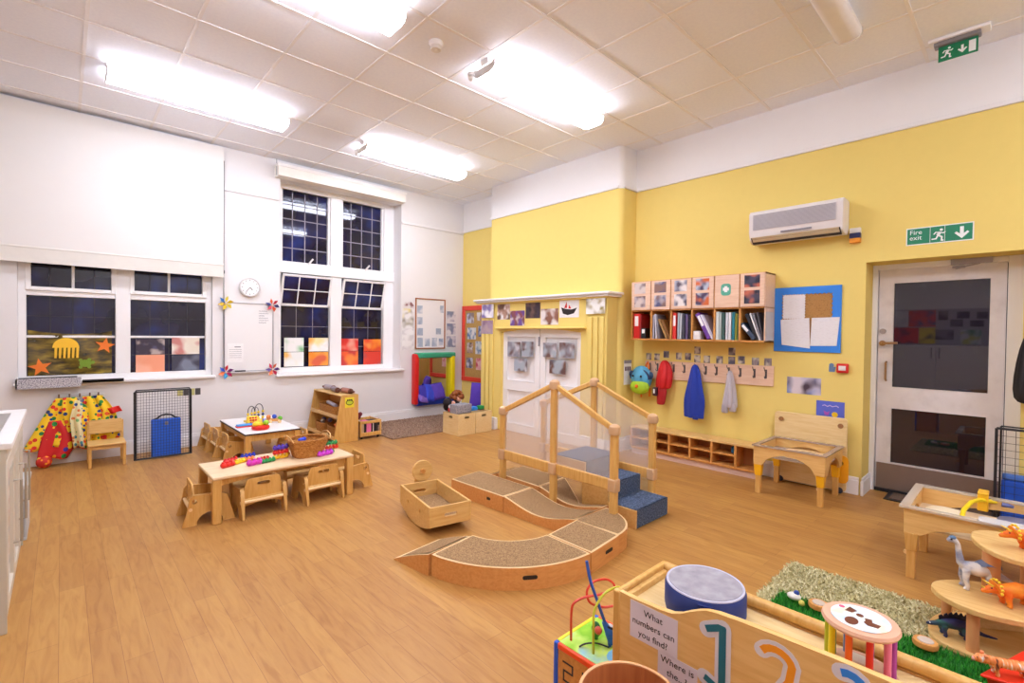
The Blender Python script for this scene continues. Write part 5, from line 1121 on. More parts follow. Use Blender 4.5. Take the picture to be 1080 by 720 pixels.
# climbing frame sides
m_clear = GLASS((.97,.955,.94), .8, .2); m_knob = P('#cfa67a', .5)
def frame_side(label, x, ys, tops, rail_z, board=False):
    t = thing('climbing_frame_side', label, 'climbing frame', (x, ys[1], 0), 0, 'gabled sides of the climbing frame')
    pw = .026
    for y, z in zip(ys, tops):
        B().poly(rrect(-pw, -pw, pw, pw, .012, 3), (x, y, 0), X3, Y3, z-.03).obj('post', m_pine, t)
        B().lathe([(.03,-.055),(.042,-.05),(.045,-.02),(.04,.005),(.02,.02)], (x, y, z-.02), 16).obj('post_cap', m_knob, t)
        B().box(x-.034, y-.034, rail_z-.045, x+.034, y+.034, rail_z+.05).obj('joint_block', m_knob, t, .01)
    for i in (0, 1):
        a, c = (x, ys[i], tops[i]-.04), (x, ys[i+1], tops[i+1]-.04)
        B().bar(a, c, .026, .045).obj('sloping_rail', m_pine, t, .008)
        B().bar((x, ys[i], rail_z), (x, ys[i+1], rail_z), .024, .085).obj('low_rail', m_pine, t, .008)
        B().poly([(0, rail_z+.04), (ys[i+1]-ys[i], rail_z+.04), (ys[i+1]-ys[i], tops[i+1]-.06), (0, tops[i]-.06)], (x, ys[i], 0), Y3, Z3, .004).obj('clear_panel', m_clear, t)
        if board and i == 0: B().box(x-.008, ys[0], .02, x+.008, ys[1], rail_z-.03).obj('side_board', m_birch, t)
    return t
frame_side('nearer gabled side of the climbing frame, beside the course blocks', 2.895, (2.005, 2.585, 3.195), (.765, 1.04, .755), .325)
frame_side('farther gabled side of the climbing frame, behind the blue stairs', 3.53, (2.075, 2.67, 3.29), (.765, 1.015, .755), .27, True)
# blue carpeted stairs
st = thing('carpeted_steps', 'small wooden steps covered in blue carpet inside the climbing frame', 'steps', (3.26, 2.2, 0))
x0, x1 = 3.025, 3.49
pr = [(1.905,0),(1.905,.132),(2.15,.132),(2.15,.262),(2.37,.262),(2.37,.392),(2.72,.392),(2.72,.33),(2.40,.33),(2.39,0)]
for xx in (x0, x1-.016): B().poly(pr, (xx, 0, 0), Y3, Z3, .016).obj('side_panel', m_ply, st, .003)
B().box(x0+.016, 1.915, .0, x1-.016, 2.38, .10).box(x0+.016, 2.16, .0, x1-.016, 2.38, .25).box(x0+.016, 2.37, .33, x1-.016, 2.72, .38).obj('step_core', m_ply, st)
for k, (ya, yb, z) in enumerate(((1.90,2.152,.13),(2.145,2.372,.26),(2.365,2.71,.39))):
    zf = (0.004, .13, .26)[k]
    B().box(x0+.017, ya, zf, x1-.017, ya+.016, z+.010).box(x0+.017, ya, z, x1-.017, yb, z+.010).obj('step_carpet', m_bcarpet, st, .012, seg=3)
# ------------------------------------------------------------------ shoe bench
be = thing('shoe_bench', 'low wooden bench with two rows of pigeonholes under the coats', 'bench', (5.08, 2.5, 0))
BX, bys = 4.965, [3.21, 2.965, 2.72, 2.475, 2.235, 1.99, 1.80]
B().box(BX+.03, 3.21, 0, XB-.03, 1.80, .065).obj('plinth', P('#e2c4b4', .5), be)
B().box(BX, 3.22, .30, XB-.02, 1.79, .325).obj('bench_top', m_plyy, be, .005)
B().box(BX+.004, 3.21, .065, XB-.03, 1.80, .085).obj('bottom_board', m_orange, be, .002)
B().box(XB-.05, 3.21, .085, XB-.03, 1.80, .30).obj('back_panel', P('#b87a48', .6), be)
for k, y in enumerate(bys): B().box(BX+.004, y+.011, .085, XB-.05, y-.011, .30).obj('divider', m_orange, be, .002)
for k in range(5): B().box(BX+.006, bys[k]-.011, .185, XB-.05, bys[k+1]+.011, .201).obj('shelf', m_orange, be, .002)
sheet_thing('blue_bag', 'small blue bag in the upper row of the shoe bench', 'bag', B().box(5.03, 2.06, .202, 5.13, 2.00, .275), P('#1a6a9a', .6), None, .015)
# ------------------------------------------------------------------ light table by the wall
def leg_parts(t, x, y, h, yellow=True, w=.028):
    B().box(x-w*.75, y-w*.75, 0, x+w*.75, y+w*.75, .18).obj('lower_leg', m_plyz, t, .003)
    m_ = m_yel if yellow else m_edge
    B().hexa([(x-w*.9,y-w*.9,.16),(x+w*.9,y-w*.9,.16),(x+w*.9,y+w*.9,.16),(x-w*.9,y+w*.9,.16),(x-w*1.15,y-w*1.15,.27),(x+w*1.15,y-w*1.15,.27),(x+w*1.15,y+w*1.15,.27),(x-w*1.15,y+w*1.15,.27)]).obj('leg_bracket', P('#f5b818', .4) if yellow else m_plyz, t, .004)
    B().cyl((x+w, y+.03, .13), (x+w+.02, y+.03, .13), .012, n=8).obj('leg_knob', m_edge, t)
def arch_side(O, U, L, z0, z1, th, n=14):
    """a table side cut to a flat arch between its legs"""
    pr = [(0,z0),(.075,z0)]+[(.075+(L-.15)*i/n, z0+(z1-z0-.055)*math.sin(math.pi*i/n)**.55) for i in range(1, n)]+[(L-.075,z0),(L,z0),(L,z1),(0,z1)]
    return B().poly(pr, O, U, Z3, th)
lt_ = thing('light_table', 'wooden play table with an upright back board against the yellow wall', 'play table', (4.83, 1.38, 0))
ax0, ax1, ay0, ay1, az = 4.56, 5.10, 1.105, 1.665, .43
for x, y in ((4.595,1.63),(4.605,1.145),(5.06,1.63),(5.06,1.145)): leg_parts(lt_, x, y, az)
arch_side((ax0+.018, ay1, 0), -Y3, ay1-ay0, .26, az, .018).obj('side_board', m_board, lt_, .003)
arch_side((ax1, ay1, 0), -Y3, ay1-ay0, .26, az, .018).obj('side_board', m_board, lt_, .003)
arch_side((ax0+.018, ay0+.018, 0), X3, ax1-ax0-.036, .26, az, .018).obj('side_board', m_board, lt_, .003)
arch_side((ax0+.018, ay1, 0), X3, ax1-ax0-.036, .26, az, .018).obj('side_board', m_board, lt_, .003)
b = B(); b.poly([(ax0-.012,ay0-.012),(ax1+.012,ay0-.012),(ax1+.012,ay1+.012),(ax0-.012,ay1+.012)], (0,0,az-.004), X3, Y3, .010, [[(ax0+.03,ay0+.03),(ax1-.03,ay0+.03),(ax1-.03,ay1-.03),(ax0+.03,ay1-.03)]])
b.obj('clear_rim', GLASS((.72,.62,.52), .55, .1), lt_)
B().box(ax0+.02, ay0+.02, .335, ax1-.02, ay1-.02, .345).obj('tray_floor', GLASS((.8,.74,.68), .45, .15), lt_)
b = B(); b.poly(circ(4.86, 1.36, .2, 24), (0,0,.346), X3, Y3, .012, [circ(4.86, 1.36, .17, 24)]); b.obj('wooden_ring', m_edge, lt_)
B().box(4.66, 1.59, .345, 4.68, 1.61, .42).box(4.66, 1.40, .345, 4.68, 1.43, .385).obj('tray_posts', m_edge, lt_)
B().ball((4.70, 1.42, .36), .022, 10).obj('knob', m_black, lt_)
bd = thing('back_board', 'upright plywood board on castors behind the play table', 'board', (5.14, 1.38, 0))
B().poly(rrect(0,.02,.60,.68,.03), (5.15, 1.68, 0), -Y3, Z3, .02).obj('board_panel', m_birch, bd, .004)
for y in (1.62, 1.13):
    B().cyl((5.128, y, .61), (5.12, y, .61), .022, n=12).obj('bolt', P('#9a6a3a', .5), bd)
    B().cyl((5.125, y, .028), (5.145, y, .028), .028, n=14).obj('castor', P('#3a3c48', .5), bd)
b = B(); b.poly(rrect(0,0,.10,.25,.045), (5.118, 1.16, .10), -Y3, Z3, .012); b.obj('yellow_lever', P('#f0a81c', .4), bd, .003)
B().cyl((5.118, 1.115, .28), (5.106, 1.115, .28), .018, n=12).obj('lever_knob', m_black, bd)
# ------------------------------------------------------------------ door mat, wire guard, blue case on the right
mt_ = thing('door_mat', 'small brown door mat with a black edge in front of the fire door', 'mat', (5.39, .5, 0))
B().box(5.24, .83, .001, 5.56, .13, .008).obj('mat_edge', m_black, mt_); B().box(5.275, .795, .008, 5.53, .165, .012).obj('mat_pile', NZ(['#5a483c','#7a6454'], 120, .95), mt_)
wire_guard('black wire mesh panel standing right of the fire door', (5.10, .14, .01), (5.10, -.62, .01), .735, (0, 0, 0), (15, 14), m_bwire)
c2 = thing('plastic_case', 'blue plastic case standing behind the wire panel beside the fire door', 'case', (5.165, -.13, 0))
B().box(5.135, .11, .01, 5.195, -.38, .36).obj('case_body', P('#2058c8', .4), c2, .012); B().box(5.138, .105, .36, 5.192, -.375, .405).obj('case_lid', P('#4a78c8', .4), c2, .01)
B().tube([(5.15,-.0,.38),(5.13,-.03,.34),(5.128,-.13,.33),(5.13,-.22,.34),(5.15,-.25,.38)], .008, 8).obj('carry_handle', m_black, c2)
# ------------------------------------------------------------------ sand and water table
sd_ = thing('sand_table', 'long wooden sand table with a clear rim, yellow pipe and grey tray', 'play table', (3.93, 0, 0))
bx0, bx1, by0, by1, bz = 3.63, 4.22, -.52, .475, .415
for x, y in ((3.66,.44),(4.17,.44),(3.66,-.48),(4.17,-.48)): leg_parts(sd_, x, y, bz, False)
arch_side((bx0+.018, by1, 0), -Y3, by1-by0, .26, bz, .018).obj('side_board', m_board, sd_, .003)
arch_side((bx1, by1, 0), -Y3, by1-by0, .26, bz, .018).obj('side_board', m_board, sd_, .003)
arch_side((bx0+.018, by1, 0), X3, bx1-bx0-.036, .26, bz, .018).obj('side_board', m_board, sd_, .003)
arch_side((bx0+.018, by0+.018, 0), X3, bx1-bx0-.036, .26, bz, .018).obj('side_board', m_board, sd_, .003)
b = B(); b.poly([(bx0-.02,by0-.02),(bx1+.02,by0-.02),(bx1+.02,by1+.02),(bx0-.02,by1+.02)], (0,0,bz-.002), X3, Y3, .012, [[(bx0+.025,by0+.025),(bx1-.025,by0+.025),(bx1-.025,by1-.025),(bx0+.025,by1-.025)]])
b.obj('clear_rim', GLASS((.85,.78,.66), .5, .1), sd_)
B().box(bx0+.018, by0+.018, .30, bx1-.018, by1-.018, .312).obj('tray_floor', P('#dcc6a2', .5), sd_)
b = B(); b.poly(circ(4.02, .33, .12, 24, ry=.09), (0,0,.312), X3, Y3, .018); b.obj('cream_disc', P('#f0e6cc', .5), sd_)
b = B(); b.poly(circ(3.86, .20, .10, 24, ry=.15), (0,0,.312), X3, Y3, .014); b.obj('cream_disc', P('#ead9b4', .5), sd_)
b = B(); b.poly(rrect(3.90,-.42,4.18,.10,.08), (0,0,.312), X3, Y3, .03); b.obj('grey_tray', P('#6a6e88', .5), sd_, .006)
sheet_thing('yellow_pipe', 'curved yellow plastic pipe lying in the sand table', 'toy', B().tube([(3.80,.24,.345),(3.90,.235,.395),(4.02,.21,.42),(4.12,.18,.42),(4.2,.13,.405),(4.22,.09,.40)], .012, 10), P('#f0d01c', .4))
yc = thing('yellow_clamp', 'yellow plastic clamp gripping the far rim of the sand table', 'clamp', (4.2, .165, bz))
B().box(4.15, .14, .345, 4.185, .19, .455).box(4.15, .14, .44, 4.26, .19, .458).obj('clamp_body', P('#f2b81c', .4), yc, .006)
sheet_thing('blue_connector', 'small grey blue pipe end beside the yellow clamp', 'toy', B().cyl((4.205,.085,.40), (4.215,.035,.395), .016, n=12), P('#7078b0', .5))
sheet_thing('clear_lid', 'clear plastic tub lid resting on the near rim of the sand table', 'lid', B().poly(rrect(3.60,-.02,3.70,.16,.02), (0,0,bz+.011), X3, Y3, .008), GLASS((.95,.95,.95), .45, .1), None, .002)
# ------------------------------------------------------------------ rugs in the foreground
def rug_in(x, y): return x > 2.32+.0*y and not (x < 2.878 and y < .893)
shag('shaggy_rug', 'olive green shaggy rug under the wooden dinosaur stand', 'rug', rug_in, 2.30, 3.31, -.55, .965, 26000, [P('#d2c896', .95), P('#bdb280', .95), P('#e2dab0', .95)], .026, P('#c2b686', .95))
def gin(x, y): return x > 2.30
gm = B(); rnd = random.Random(9); gm.box(2.30, -.5, .012, 2.87, .885, .017).m(1)
for k in range(9000):
    x, y = rnd.uniform(2.45, 2.87), rnd.uniform(-.35, .885); gm.m(1+k % 3); a = rnd.uniform(0, 6.28); w = .0035; h = rnd.uniform(.035, .05)
    vs = [gm.bm.verts.new(p) for p in ((x-w*math.cos(a), y-w*math.sin(a), .015), (x+w*math.cos(a), y+w*math.sin(a), .015), (x+rnd.uniform(-.01,.01), y+rnd.uniform(-.01,.01), h))]
    f = gm.bm.faces.new(vs); f.material_index = gm.i
tag(gm.obj('artificial_grass_mat', [P('#2a7a24', .9), P('#2f9a2a', .9), P('#227a20', .9), P('#48b038', .9)]), 'bright green artificial grass mat lying on the olive rug', 'grass mat')
tf = thing('toy_figure', 'small white and blue toy on the green grass mat', 'toy', (2.78, .80, .04))
B().ball((2.78, .80, .06), .026, 12, (1,1.3,.7)).obj('toy_body', P('#e8e4da', .5), tf); B().ball((2.785, .79, .078), .014, 10).obj('blue_cap', P('#23459a', .4), tf); B().ball((2.765, .76, .045), .015, 8).obj('yellow_foot', P('#d8c85a', .5), tf)
for lab, x, y in (('round tan wooden slice on the grass mat beside the roller toy', 2.79, .69), ('round tan wooden slice on the grass mat near the dinosaur stand', 2.80, .28)):
    t = thing('wood_slice', lab, 'wood slice', (x, y, .045), 0, 'wood slices on the grass mat'); B().lathe([(.045,0),(.047,.01),(.043,.022),(.001,.024)], n=18).obj('slice', m_orange, t, local=True); B().lathe([(.03,.0225),(.028,.0255),(.001,.026)], n=14).obj('pale_centre', P('#c8b8a8', .6), t, local=True)
# ------------------------------------------------------------------ dinosaur stand
ds = thing('dinosaur_stand', 'three level wooden stand with toy dinosaurs on the olive rug', 'toy stand', (3.1, .05, .012))
def leafplate(pts, z, th): return B().poly(pts, (0,0,z-th), X3, Y3, th)
def smoothpoly(pts, it=2):
    for _ in range(it):
        o = []
        for i in range(len(pts)):
            a, b_ = Vector(pts[i]), Vector(pts[(i+1) % len(pts)]); o += [tuple(a*.75+b_*.25), tuple(a*.25+b_*.75)]
        pts = o
    return pts
zb0 = .045
leafplate(smoothpoly([(2.94,.29),(2.87,.22),(2.86,.08),(2.93,-.12),(3.10,-.32),(3.34,-.28),(3.38,.0),(3.28,.22),(3.12,.30)]), zb0, .022).obj('base_plate', m_plyy, ds, .004)
leafplate(smoothpoly([(3.01,.30),(2.90,.24),(2.845,.13),(2.88,.0),(2.98,-.18),(3.16,-.30),(3.30,-.14),(3.26,.06),(3.14,.24)]), .245, .024).obj('middle_plate', m_plyy, ds, .005)
leafplate(smoothpoly([(3.24,.18),(3.07,.13),(2.97,.03),(3.0,-.12),(3.12,-.26),(3.32,-.24),(3.38,-.05),(3.35,.12)]), .465, .024).obj('top_plate', m_plyy, ds, .005)
for x, y, r, z0, z1 in ((2.905,.135,.022,zb0,.222),(3.14,.24,.02,zb0,.222),(3.12,.09,.032,.245,.442),(3.24,-.03,.03,.245,.442),(3.10,-.22,.025,zb0,.222),(3.18,-.2,.025,.245,.442)): B().cyl((x,y,z0), (x,y,z1), r, n=18).obj('post', P('#d89a62', .5), ds)
B().hexa([(3.15,.14,zb0),(3.30,-.06,zb0),(3.315,-.05,zb0),(3.165,.15,zb0),(3.15,.14,.222),(3.30,-.06,.222),(3.315,-.05,.222),(3.165,.15,.222)]).obj('upright_panel', m_birch, ds, .002)
def remesh(o, v=.0035, it=4):
    r = o.modifiers.new('r', 'REMESH'); r.mode = 'VOXEL'; r.voxel_size = v; r.use_smooth_shade = True
    s = o.modifiers.new('s', 'SMOOTH'); s.iterations = it; s.factor = .5; return o
def dino(name, label, loc, rz, spine, legs, col, extra=None, sc=1.0):
    """a toy animal: spine = (x, z, radius) nose to tail, x forward; legs = (x, side, ztop, radius)"""
    t = thing(name, label, 'toy dinosaur' if 'tiger' not in name else 'toy animal', loc, R(rz))
    b = B(); b.tube([(p[0]*sc, 0, p[1]*sc) for p in spine], [p[2]*sc for p in spine], 14)
    for x, sy, zt, r in legs:
        b.tube([(x*sc, sy*r*1.3*sc, zt*sc), ((x+.004)*sc, sy*r*1.9*sc, zt*.55*sc), ((x-.003)*sc, sy*r*1.9*sc, zt*.2*sc), ((x+.002)*sc, sy*r*1.9*sc, .0)], [r*1.5*sc, r*1.1*sc, r*.85*sc, r*1.1*sc], 10)
    remesh(b.obj('body', col, t, local=True), .003*max(.8, sc)); 
    if extra: extra(t, sc)
    return t
m_br = NZ(['#e8e2d6','#d8d4cc','#9a9eae','#6a7088'], 12, .5, (1,1,1.4))
def br_x(t, s):
    for sy in (-1, 1): B().ball((.091*s, sy*.011*s, .198*s), .004*s, 6).obj('eye', m_black, t, local=True)
    B().ball((.083*s, 0, .203*s), .012*s, 10, (1,1,.7)).obj('crest', P('#5a7a98', .5), t, local=True)
    b = B().sheet(lambda u, v: (-.075*s+.085*s*u, (.032*s)*(2*v-1)*math.sin(math.pi*min(max(u,.05),.95))**.5, (.118+.012*math.sin(math.pi*u)-.016*(2*v-1)**2)*s-.008*s*abs(u-.5)), 8, 6); b.obj('grey_back', P('#6a7288', .6), t, local=True)
dino('toy_brachiosaurus', 'pale long necked toy dinosaur on the middle shelf of the stand', (3.10, .135, .246), 115,
     [(.102,.188,.006),(.09,.194,.012),(.076,.192,.012),(.066,.178,.0095),(.061,.14,.011),(.055,.105,.015),(.035,.088,.025),(0,.085,.03),(-.035,.085,.026),(-.065,.072,.016),(-.10,.055,.009),(-.14,.035,.004)],
     [(.04,1,.08,.010),(.04,-1,.08,.010),(-.035,1,.08,.010),(-.035,-1,.08,.010)], m_br, br_x, 1.12)
m_st = NZ(['#2a2c50','#3a3a68','#2f5a5a','#3a8a5a'], 9, .5, (1,1,2.2))
def st_x(t, s):
    for k in range(8):
        x = .055-.018*k; z = .07+.012*math.sin(math.pi*(k+.5)/8)-.004*max(0,k-5); h = .016+.016*math.sin(math.pi*(k+.7)/8)
        B().poly([(x-.010,z-.004),(x+.008,z-.004),(x+.009,z+h*.6),(x-.002,z+h),(x-.011,z+h*.5)], (0,.002,0), X3, Z3, .004).obj('back_plate', P('#1f2038', .5), t, local=True)
    for sy in (-1, 1): B().ball((.098, sy*.006, .048), .003, 6).obj('eye', m_paper, t, local=True)
dino('toy_stegosaurus', 'dark blue and green plated toy dinosaur on the base of the stand', (2.985, .195, zb0), 117,
     [(.11,.042,.005),(.095,.044,.009),(.075,.048,.011),(.05,.055,.019),(.01,.06,.026),(-.03,.058,.022),(-.06,.045,.013),(-.10,.03,.008),(-.15,.022,.004)],
     [(.045,1,.045,.009),(.045,-1,.045,.009),(-.03,1,.05,.011),(-.03,-1,.05,.011)], m_st, st_x)
m_tr = NZ(['#f0a02a','#f08a2a','#e8641c','#d84a1a'], 9, .5, (1,1,2))
def tr_x(t, s):
    b = B(); b.lathe([(.004,.0),(.02,.004),(.034,.002),(.036,.006),(.02,.010),(.004,.012)], (.062,0,.072), 18, (.75,0,-.35)); b.obj('frill', P('#f0902a', .5), t, local=True)
    for k in range(9):
        a = R(-20+27.5*k); B().ball((.066+.012*math.sin(a)*0, .036*math.cos(a), .072+.034*math.sin(a)), .006, 6).obj('frill_spike', P('#f5d030', .5), t, local=True)
    for p, q, r in (((.085,.01,.082),(.112,.014,.098),.005), ((.085,-.01,.082),(.112,-.014,.098),.005), ((.108,0,.066),(.122,0,.076),.004)): B().cyl(p, q, r, .001, 8).obj('horn', P('#f5d848', .5), t, local=True)
    for sy in (-1, 1): B().ball((.092, sy*.014, .074), .003, 6).obj('eye', m_black, t, local=True)
trs = [(.122,.052,.006),(.105,.058,.013),(.085,.066,.018),(.06,.066,.020),(.03,.066,.027),(-.01,.07,.034),(-.05,.066,.028),(-.08,.05,.015),(-.115,.032,.007),(-.14,.022,.003)]
trl = [(.03,1,.055,.011),(.03,-1,.055,.011),(-.05,1,.06,.012),(-.05,-1,.06,.012)]
dino('toy_triceratops', 'orange horned toy dinosaur on the middle shelf of the stand', (3.03, .015, .246), 125, trs, trl, m_tr, tr_x)
dino('toy_triceratops', 'orange horned toy dinosaur on the top shelf of the stand', (3.16, -.04, .466), 118, trs, trl, m_tr, tr_x, 1.0)
rl = thing('red_tub', 'bright red plastic tub lid beside the dinosaur stand at the bottom right', 'tray', (2.75, 0, .03))
B().hexa([(2.52,.095,.138),(2.60,-.36,.138),(2.92,-.36,.138),(2.84,-.015,.138),(2.52,.095,.15),(2.60,-.36,.15),(2.92,-.36,.15),(2.84,-.015,.15)]).obj('tub_lid', P('#e8341c', .4), rl, .004)
B().hexa([(2.57,.055,.03),(2.63,-.33,.03),(2.80,-.33,.03),(2.76,-.01,.03),(2.54,.08,.14),(2.61,-.35,.14),(2.84,-.35,.14),(2.82,-.015,.14)]).obj('tub_body', P('#d02c18', .4), rl)
m_tg = NZ(['#f0ece4','#f0a468','#e88a4a','#e07a3a','#5a3020'], 45, .6, (2.5,.6,.8), detail=1)
def tg_x(t, s):
    for sy in (-1, 1): B().ball((.075, sy*.014, .068), .007, 8).obj('ear', P('#e08a5a', .6), t, local=True); B().ball((.098, sy*.008, .056), .003, 6).obj('eye', m_black, t, local=True)
    B().ball((.104, 0, .046), .008, 8).obj('muzzle', P('#e8a8a0', .6), t, local=True)
dino('toy_tiger', 'small orange and white striped toy tiger standing on the red lid', (2.575, .02, .151), 118,
     [(.105,.045,.009),(.09,.052,.016),(.07,.052,.016),(.045,.048,.017),(0,.046,.019),(-.045,.048,.018),(-.065,.045,.012),(-.09,.05,.005),(-.12,.06,.004)],
     [(.04,1,.04,.007),(.04,-1,.04,.007),(-.045,1,.04,.008),(-.045,-1,.04,.008)], m_tg, tg_x)
# ------------------------------------------------------------------ number unit in the foreground
nu = thing('number_unit', 'wooden toy storage unit with numbers on its front panel in the foreground', 'storage unit', (1.43, .25, 0))
UX0, UX1, UY0, UY1 = 1.28, 1.575, -.42, .86
top = [(.86,.60),(.80,.60),(.72,.603),(.68,.608),(.655,.618),(.63,.634),(.605,.648),(.58,.658),(.55,.665),(.50,.669),(.40,.674),(.28,.678),(.1,.68),(UY0,.68)]
pf = [(UY1-y, z) for y, z in top]
B().poly([(0,.03)]+pf+[(UY1-UY0,.03)], (UX0+.016, UY1, 0), -Y3, Z3, .016).obj('front_panel', m_board, nu, .003)
B().box(UX0+.016, UY1-.018, 0, UX1-.02, UY1, .585).obj('end_panel', m_board, nu, .003); B().box(UX0+.016, UY0, 0, UX1-.02, UY0+.018, .66).obj('end_panel', m_board, nu, .003)
B().box(UX0-.003, UY1-.006, 0, UX0+.02, UY1+.022, .60).obj('corner_post', m_plyz, nu, .005)
B().bar((UX0+.01, UY1+.006, .592), (UX1+.0, UY1+.006, .592), .02, .02).obj('end_rail', m_plyz, nu, .006)
B().box(UX0+.016, UY0+.018, .547, UX1-.02, UY1-.018, .565).obj('top_board', m_birch, nu, .002)
B().box(UX1-.02, UY0, 0, UX1, UY1, .57).obj('back_panel', m_board, nu, .002)
b = B(); b.poly(circ(0,0,.017,12), (UX1-.012, UY1, .588), X3, Z3, (UY1-UY0)); b.obj('back_rail', m_plyz, nu)
xs_ = UX0
def dig(label, pts, col):
    t = thing('number_sticker', label, 'number', (xs_, -pts[0][0], pts[0][1]), 0, 'number stickers on the front of the storage unit')
    b = B(); b.stroke(pts, .038, (xs_-.0006, 0, 0), -Y3, Z3, .0010)
    for k_, p in enumerate((pts[0], pts[-1])): b.poly(circ(p[0], p[1], .019, 14), (xs_-.0002*k_-.0002, 0, 0), -Y3, Z3, .0010)
    b.obj('white_outline', P('#dcd8de', .5), t)
    b = B(); b.stroke(pts, .0175, (xs_-.0018, 0, 0), -Y3, Z3, .0008); b.obj('digit', P(col, .5), t)
# u = -y on the panel
t1 = thing('number_sticker', 'dark teal number 1 with a white outline', 'number', (xs_, .55, .5), 0, 'number stickers on the front of the storage unit')
b = B(); b1 = [(-.578,.612),(-.540,.632),(-.536,.628),(-.534,.46)]; base = [(-.585,.478),(-.535,.462),(-.485,.478)]
for pp in ([(-.578,.610),(-.545,.628),(-.535,.628)], [(-.534,.63),(-.534,.455)], [(-.582,.478),(-.54,.462),(-.49,.462)]): zz_ = sum(1 for _ in b.bm.faces)*1e-5; b.stroke(pp, .042, (xs_-.0003-zz_,0,0), -Y3, Z3, .0008)
for k_, p in enumerate(((-.578,.610),(-.534,.632),(-.582,.478))): b.poly(circ(p[0], p[1], .021, 14), (xs_-.0010-.00007*k_,0,0), -Y3, Z3, .0004)
b.obj('white_outline', P('#dcd8de', .5), t1)
b = B(); b.stroke([(-.580,.612),(-.545,.629),(-.527,.629)], .018, (xs_-.0018,0,0), -Y3, Z3, .0008); b.stroke([(-.535,.636),(-.535,.455)], .019, (xs_-.0020,0,0), -Y3, Z3, .0008); b.stroke([(-.582,.480),(-.535,.462),(-.49,.462)], .017, (xs_-.0022,0,0), -Y3, Z3, .0008)
b.obj('digit', P('#1a6a7a', .5), t1)
dig('orange number 2 with a white outline', [(-.405+.037*math.cos(R(150-20*k)), .607+.032*math.sin(R(150-20*k))) for k in range(0, 8)]+[(-.375,.572),(-.39,.545),(-.42,.50),(-.435,.48),(-.36,.48)], '#f0981c')
dig('bright blue number 3 with a white outline', [(-.255+.030*math.cos(R(120-25*k)), .632+.026*math.sin(R(120-25*k))) for k in range(0, 8)]+[(-.262,.603),(-.25,.60)]+[(-.253+.034*math.cos(R(70-25*k)), .566+.034*math.sin(R(70-25*k))) for k in range(0, 9)], '#2f8ae8')
m_ink = P('#15131a', .7)
def sign(label, y0, y1, z0, z1, txt, size, dx, dz, tilt=0):
    t = thing('text_sign', label, 'sign', (xs_, (y0+y1)/2, z0), 0, 'printed signs on the front of the storage unit')
    onB(B(), y0, y1, z0, z1, .0003, .0012, xs_).obj('sign_sheet', P('#d9d2dc', .4), t)
    text(txt, size, (xs_-.0018, (y0+y1)/2+dx, z1-dz), -Y3, Z3, m_ink, 'lettering', t, 'CENTER', .0003, 1.02, 1.25)
sign('white sign reading What numbers can you find?', .818, .662, .482, .594, 'What\nnumbers can\nyou find?', .0265, 0, .033)
sign('white sign reading Where is the..?, lower and further right', .722, .602, .370, .484, 'Where is\nthe...?', .0265, 0, .028)
# drum and roller on top
dm = thing('drum', 'round blue drum with a grey skin on the number unit', 'drum', (1.43, .655, .565))
B().lathe([(.100,.0),(.112,.004),(.116,.02),(.116,.078),(.112,.088),(.105,.090)], (1.43,.655,.565), 40).obj('drum_body', P('#22397e', .6), dm)
B().lathe([(.103,.0895),(.1085,.0935),(.1115,.0915),(.112,.088)], (1.43,.655,.565), 40, cap=False).obj('rim_piping', P('#c4c4d4', .5), dm)
B().cyl((1.43,.655,.654), (1.43,.655,.6575), .104, n=40).obj('drum_skin', NZ(['#8f8a90','#9c979c','#a8a4a8'], 30, .5), dm)
b = B(); 
for k in range(5): a0, a1 = R(196+4*k), R(200+4*k); b.hexa([(1.43+r*math.cos(a), .655+r*math.sin(a), z) for z in (.57,.645) for r, a in ((.116,a0),(.121,a0),(.121,a1),(.116,a1))])
b.obj('fastening_strip', P('#1c2f72', .6), dm)
ro = thing('roller_rattle', 'round wooden roller toy with coloured bars standing on the number unit', 'toy', (1.455, .27, .565))
rim = [(.055,0),(.079,.002),(.082,.008),(.079,.015),(.055,.016)]
B().lathe([(r, z) for r, z in rim], n=36).obj('lower_disc', P('#d8a888', .5), ro, local=True)
B().lathe([(r, z+.125) for r, z in rim], n=36).obj('upper_disc', P('#dba98a', .5), ro, local=True)
B().lathe([(.0, .1412), (.062, .1415), (.062, .1425)], n=36).obj('printed_face', BLOBS(['#d8e4f0','#f0f0ee','#f4f2ee','#f0e6c0','#c8dcec'], 30), ro, local=True)
for k, (c, a) in enumerate((('#b8c024',105), ('#e8d41c',132), ('#e8641c',172), ('#d8281c',208), ('#e87aa0',246), ('#a83aa0',272), ('#23409a',310), ('#5a9ad8',350), ('#6a8ac0',35), ('#4aa04a',70))):
    a = R(a); B().cyl((.066*math.cos(a), .066*math.sin(a), .014), (.066*math.cos(a), .066*math.sin(a), .127), .0078, n=12).obj('coloured_bar', P(c, .4), ro, local=True)
b = B(); O = (0,0,.1426)
b.poly(circ(-.03,.012,.02,16,ry=.014), O, X3, Y3, .0006); b.poly([(.012,.035),(.04,.03),(.03,.012),(.012,.02)], O, X3, Y3, .0006); b.poly([(-.022,-.04),(-.005,-.043),(-.004,-.026),(.01,-.022),(.006,-.008),(-.006,-.012),(-.016,-.01),(-.026,-.02)], O, X3, Y3, .0006); b.poly(circ(.012,.003,.008,10), O, X3, Y3, .0006)
b.obj('shape_holes', P('#6a3418', .6), ro, local=True)
b = B(); b.poly(circ(.028,.045,.007,8), (0,0,.1424), X3, Y3, .0005); b.obj('printed_spot', P('#e0507a', .5), ro, local=True)
B().box(-.02,-.015,.016,.022,.02,.04).obj('loose_block', P('#e8dccc', .5), ro, .003, local=True)
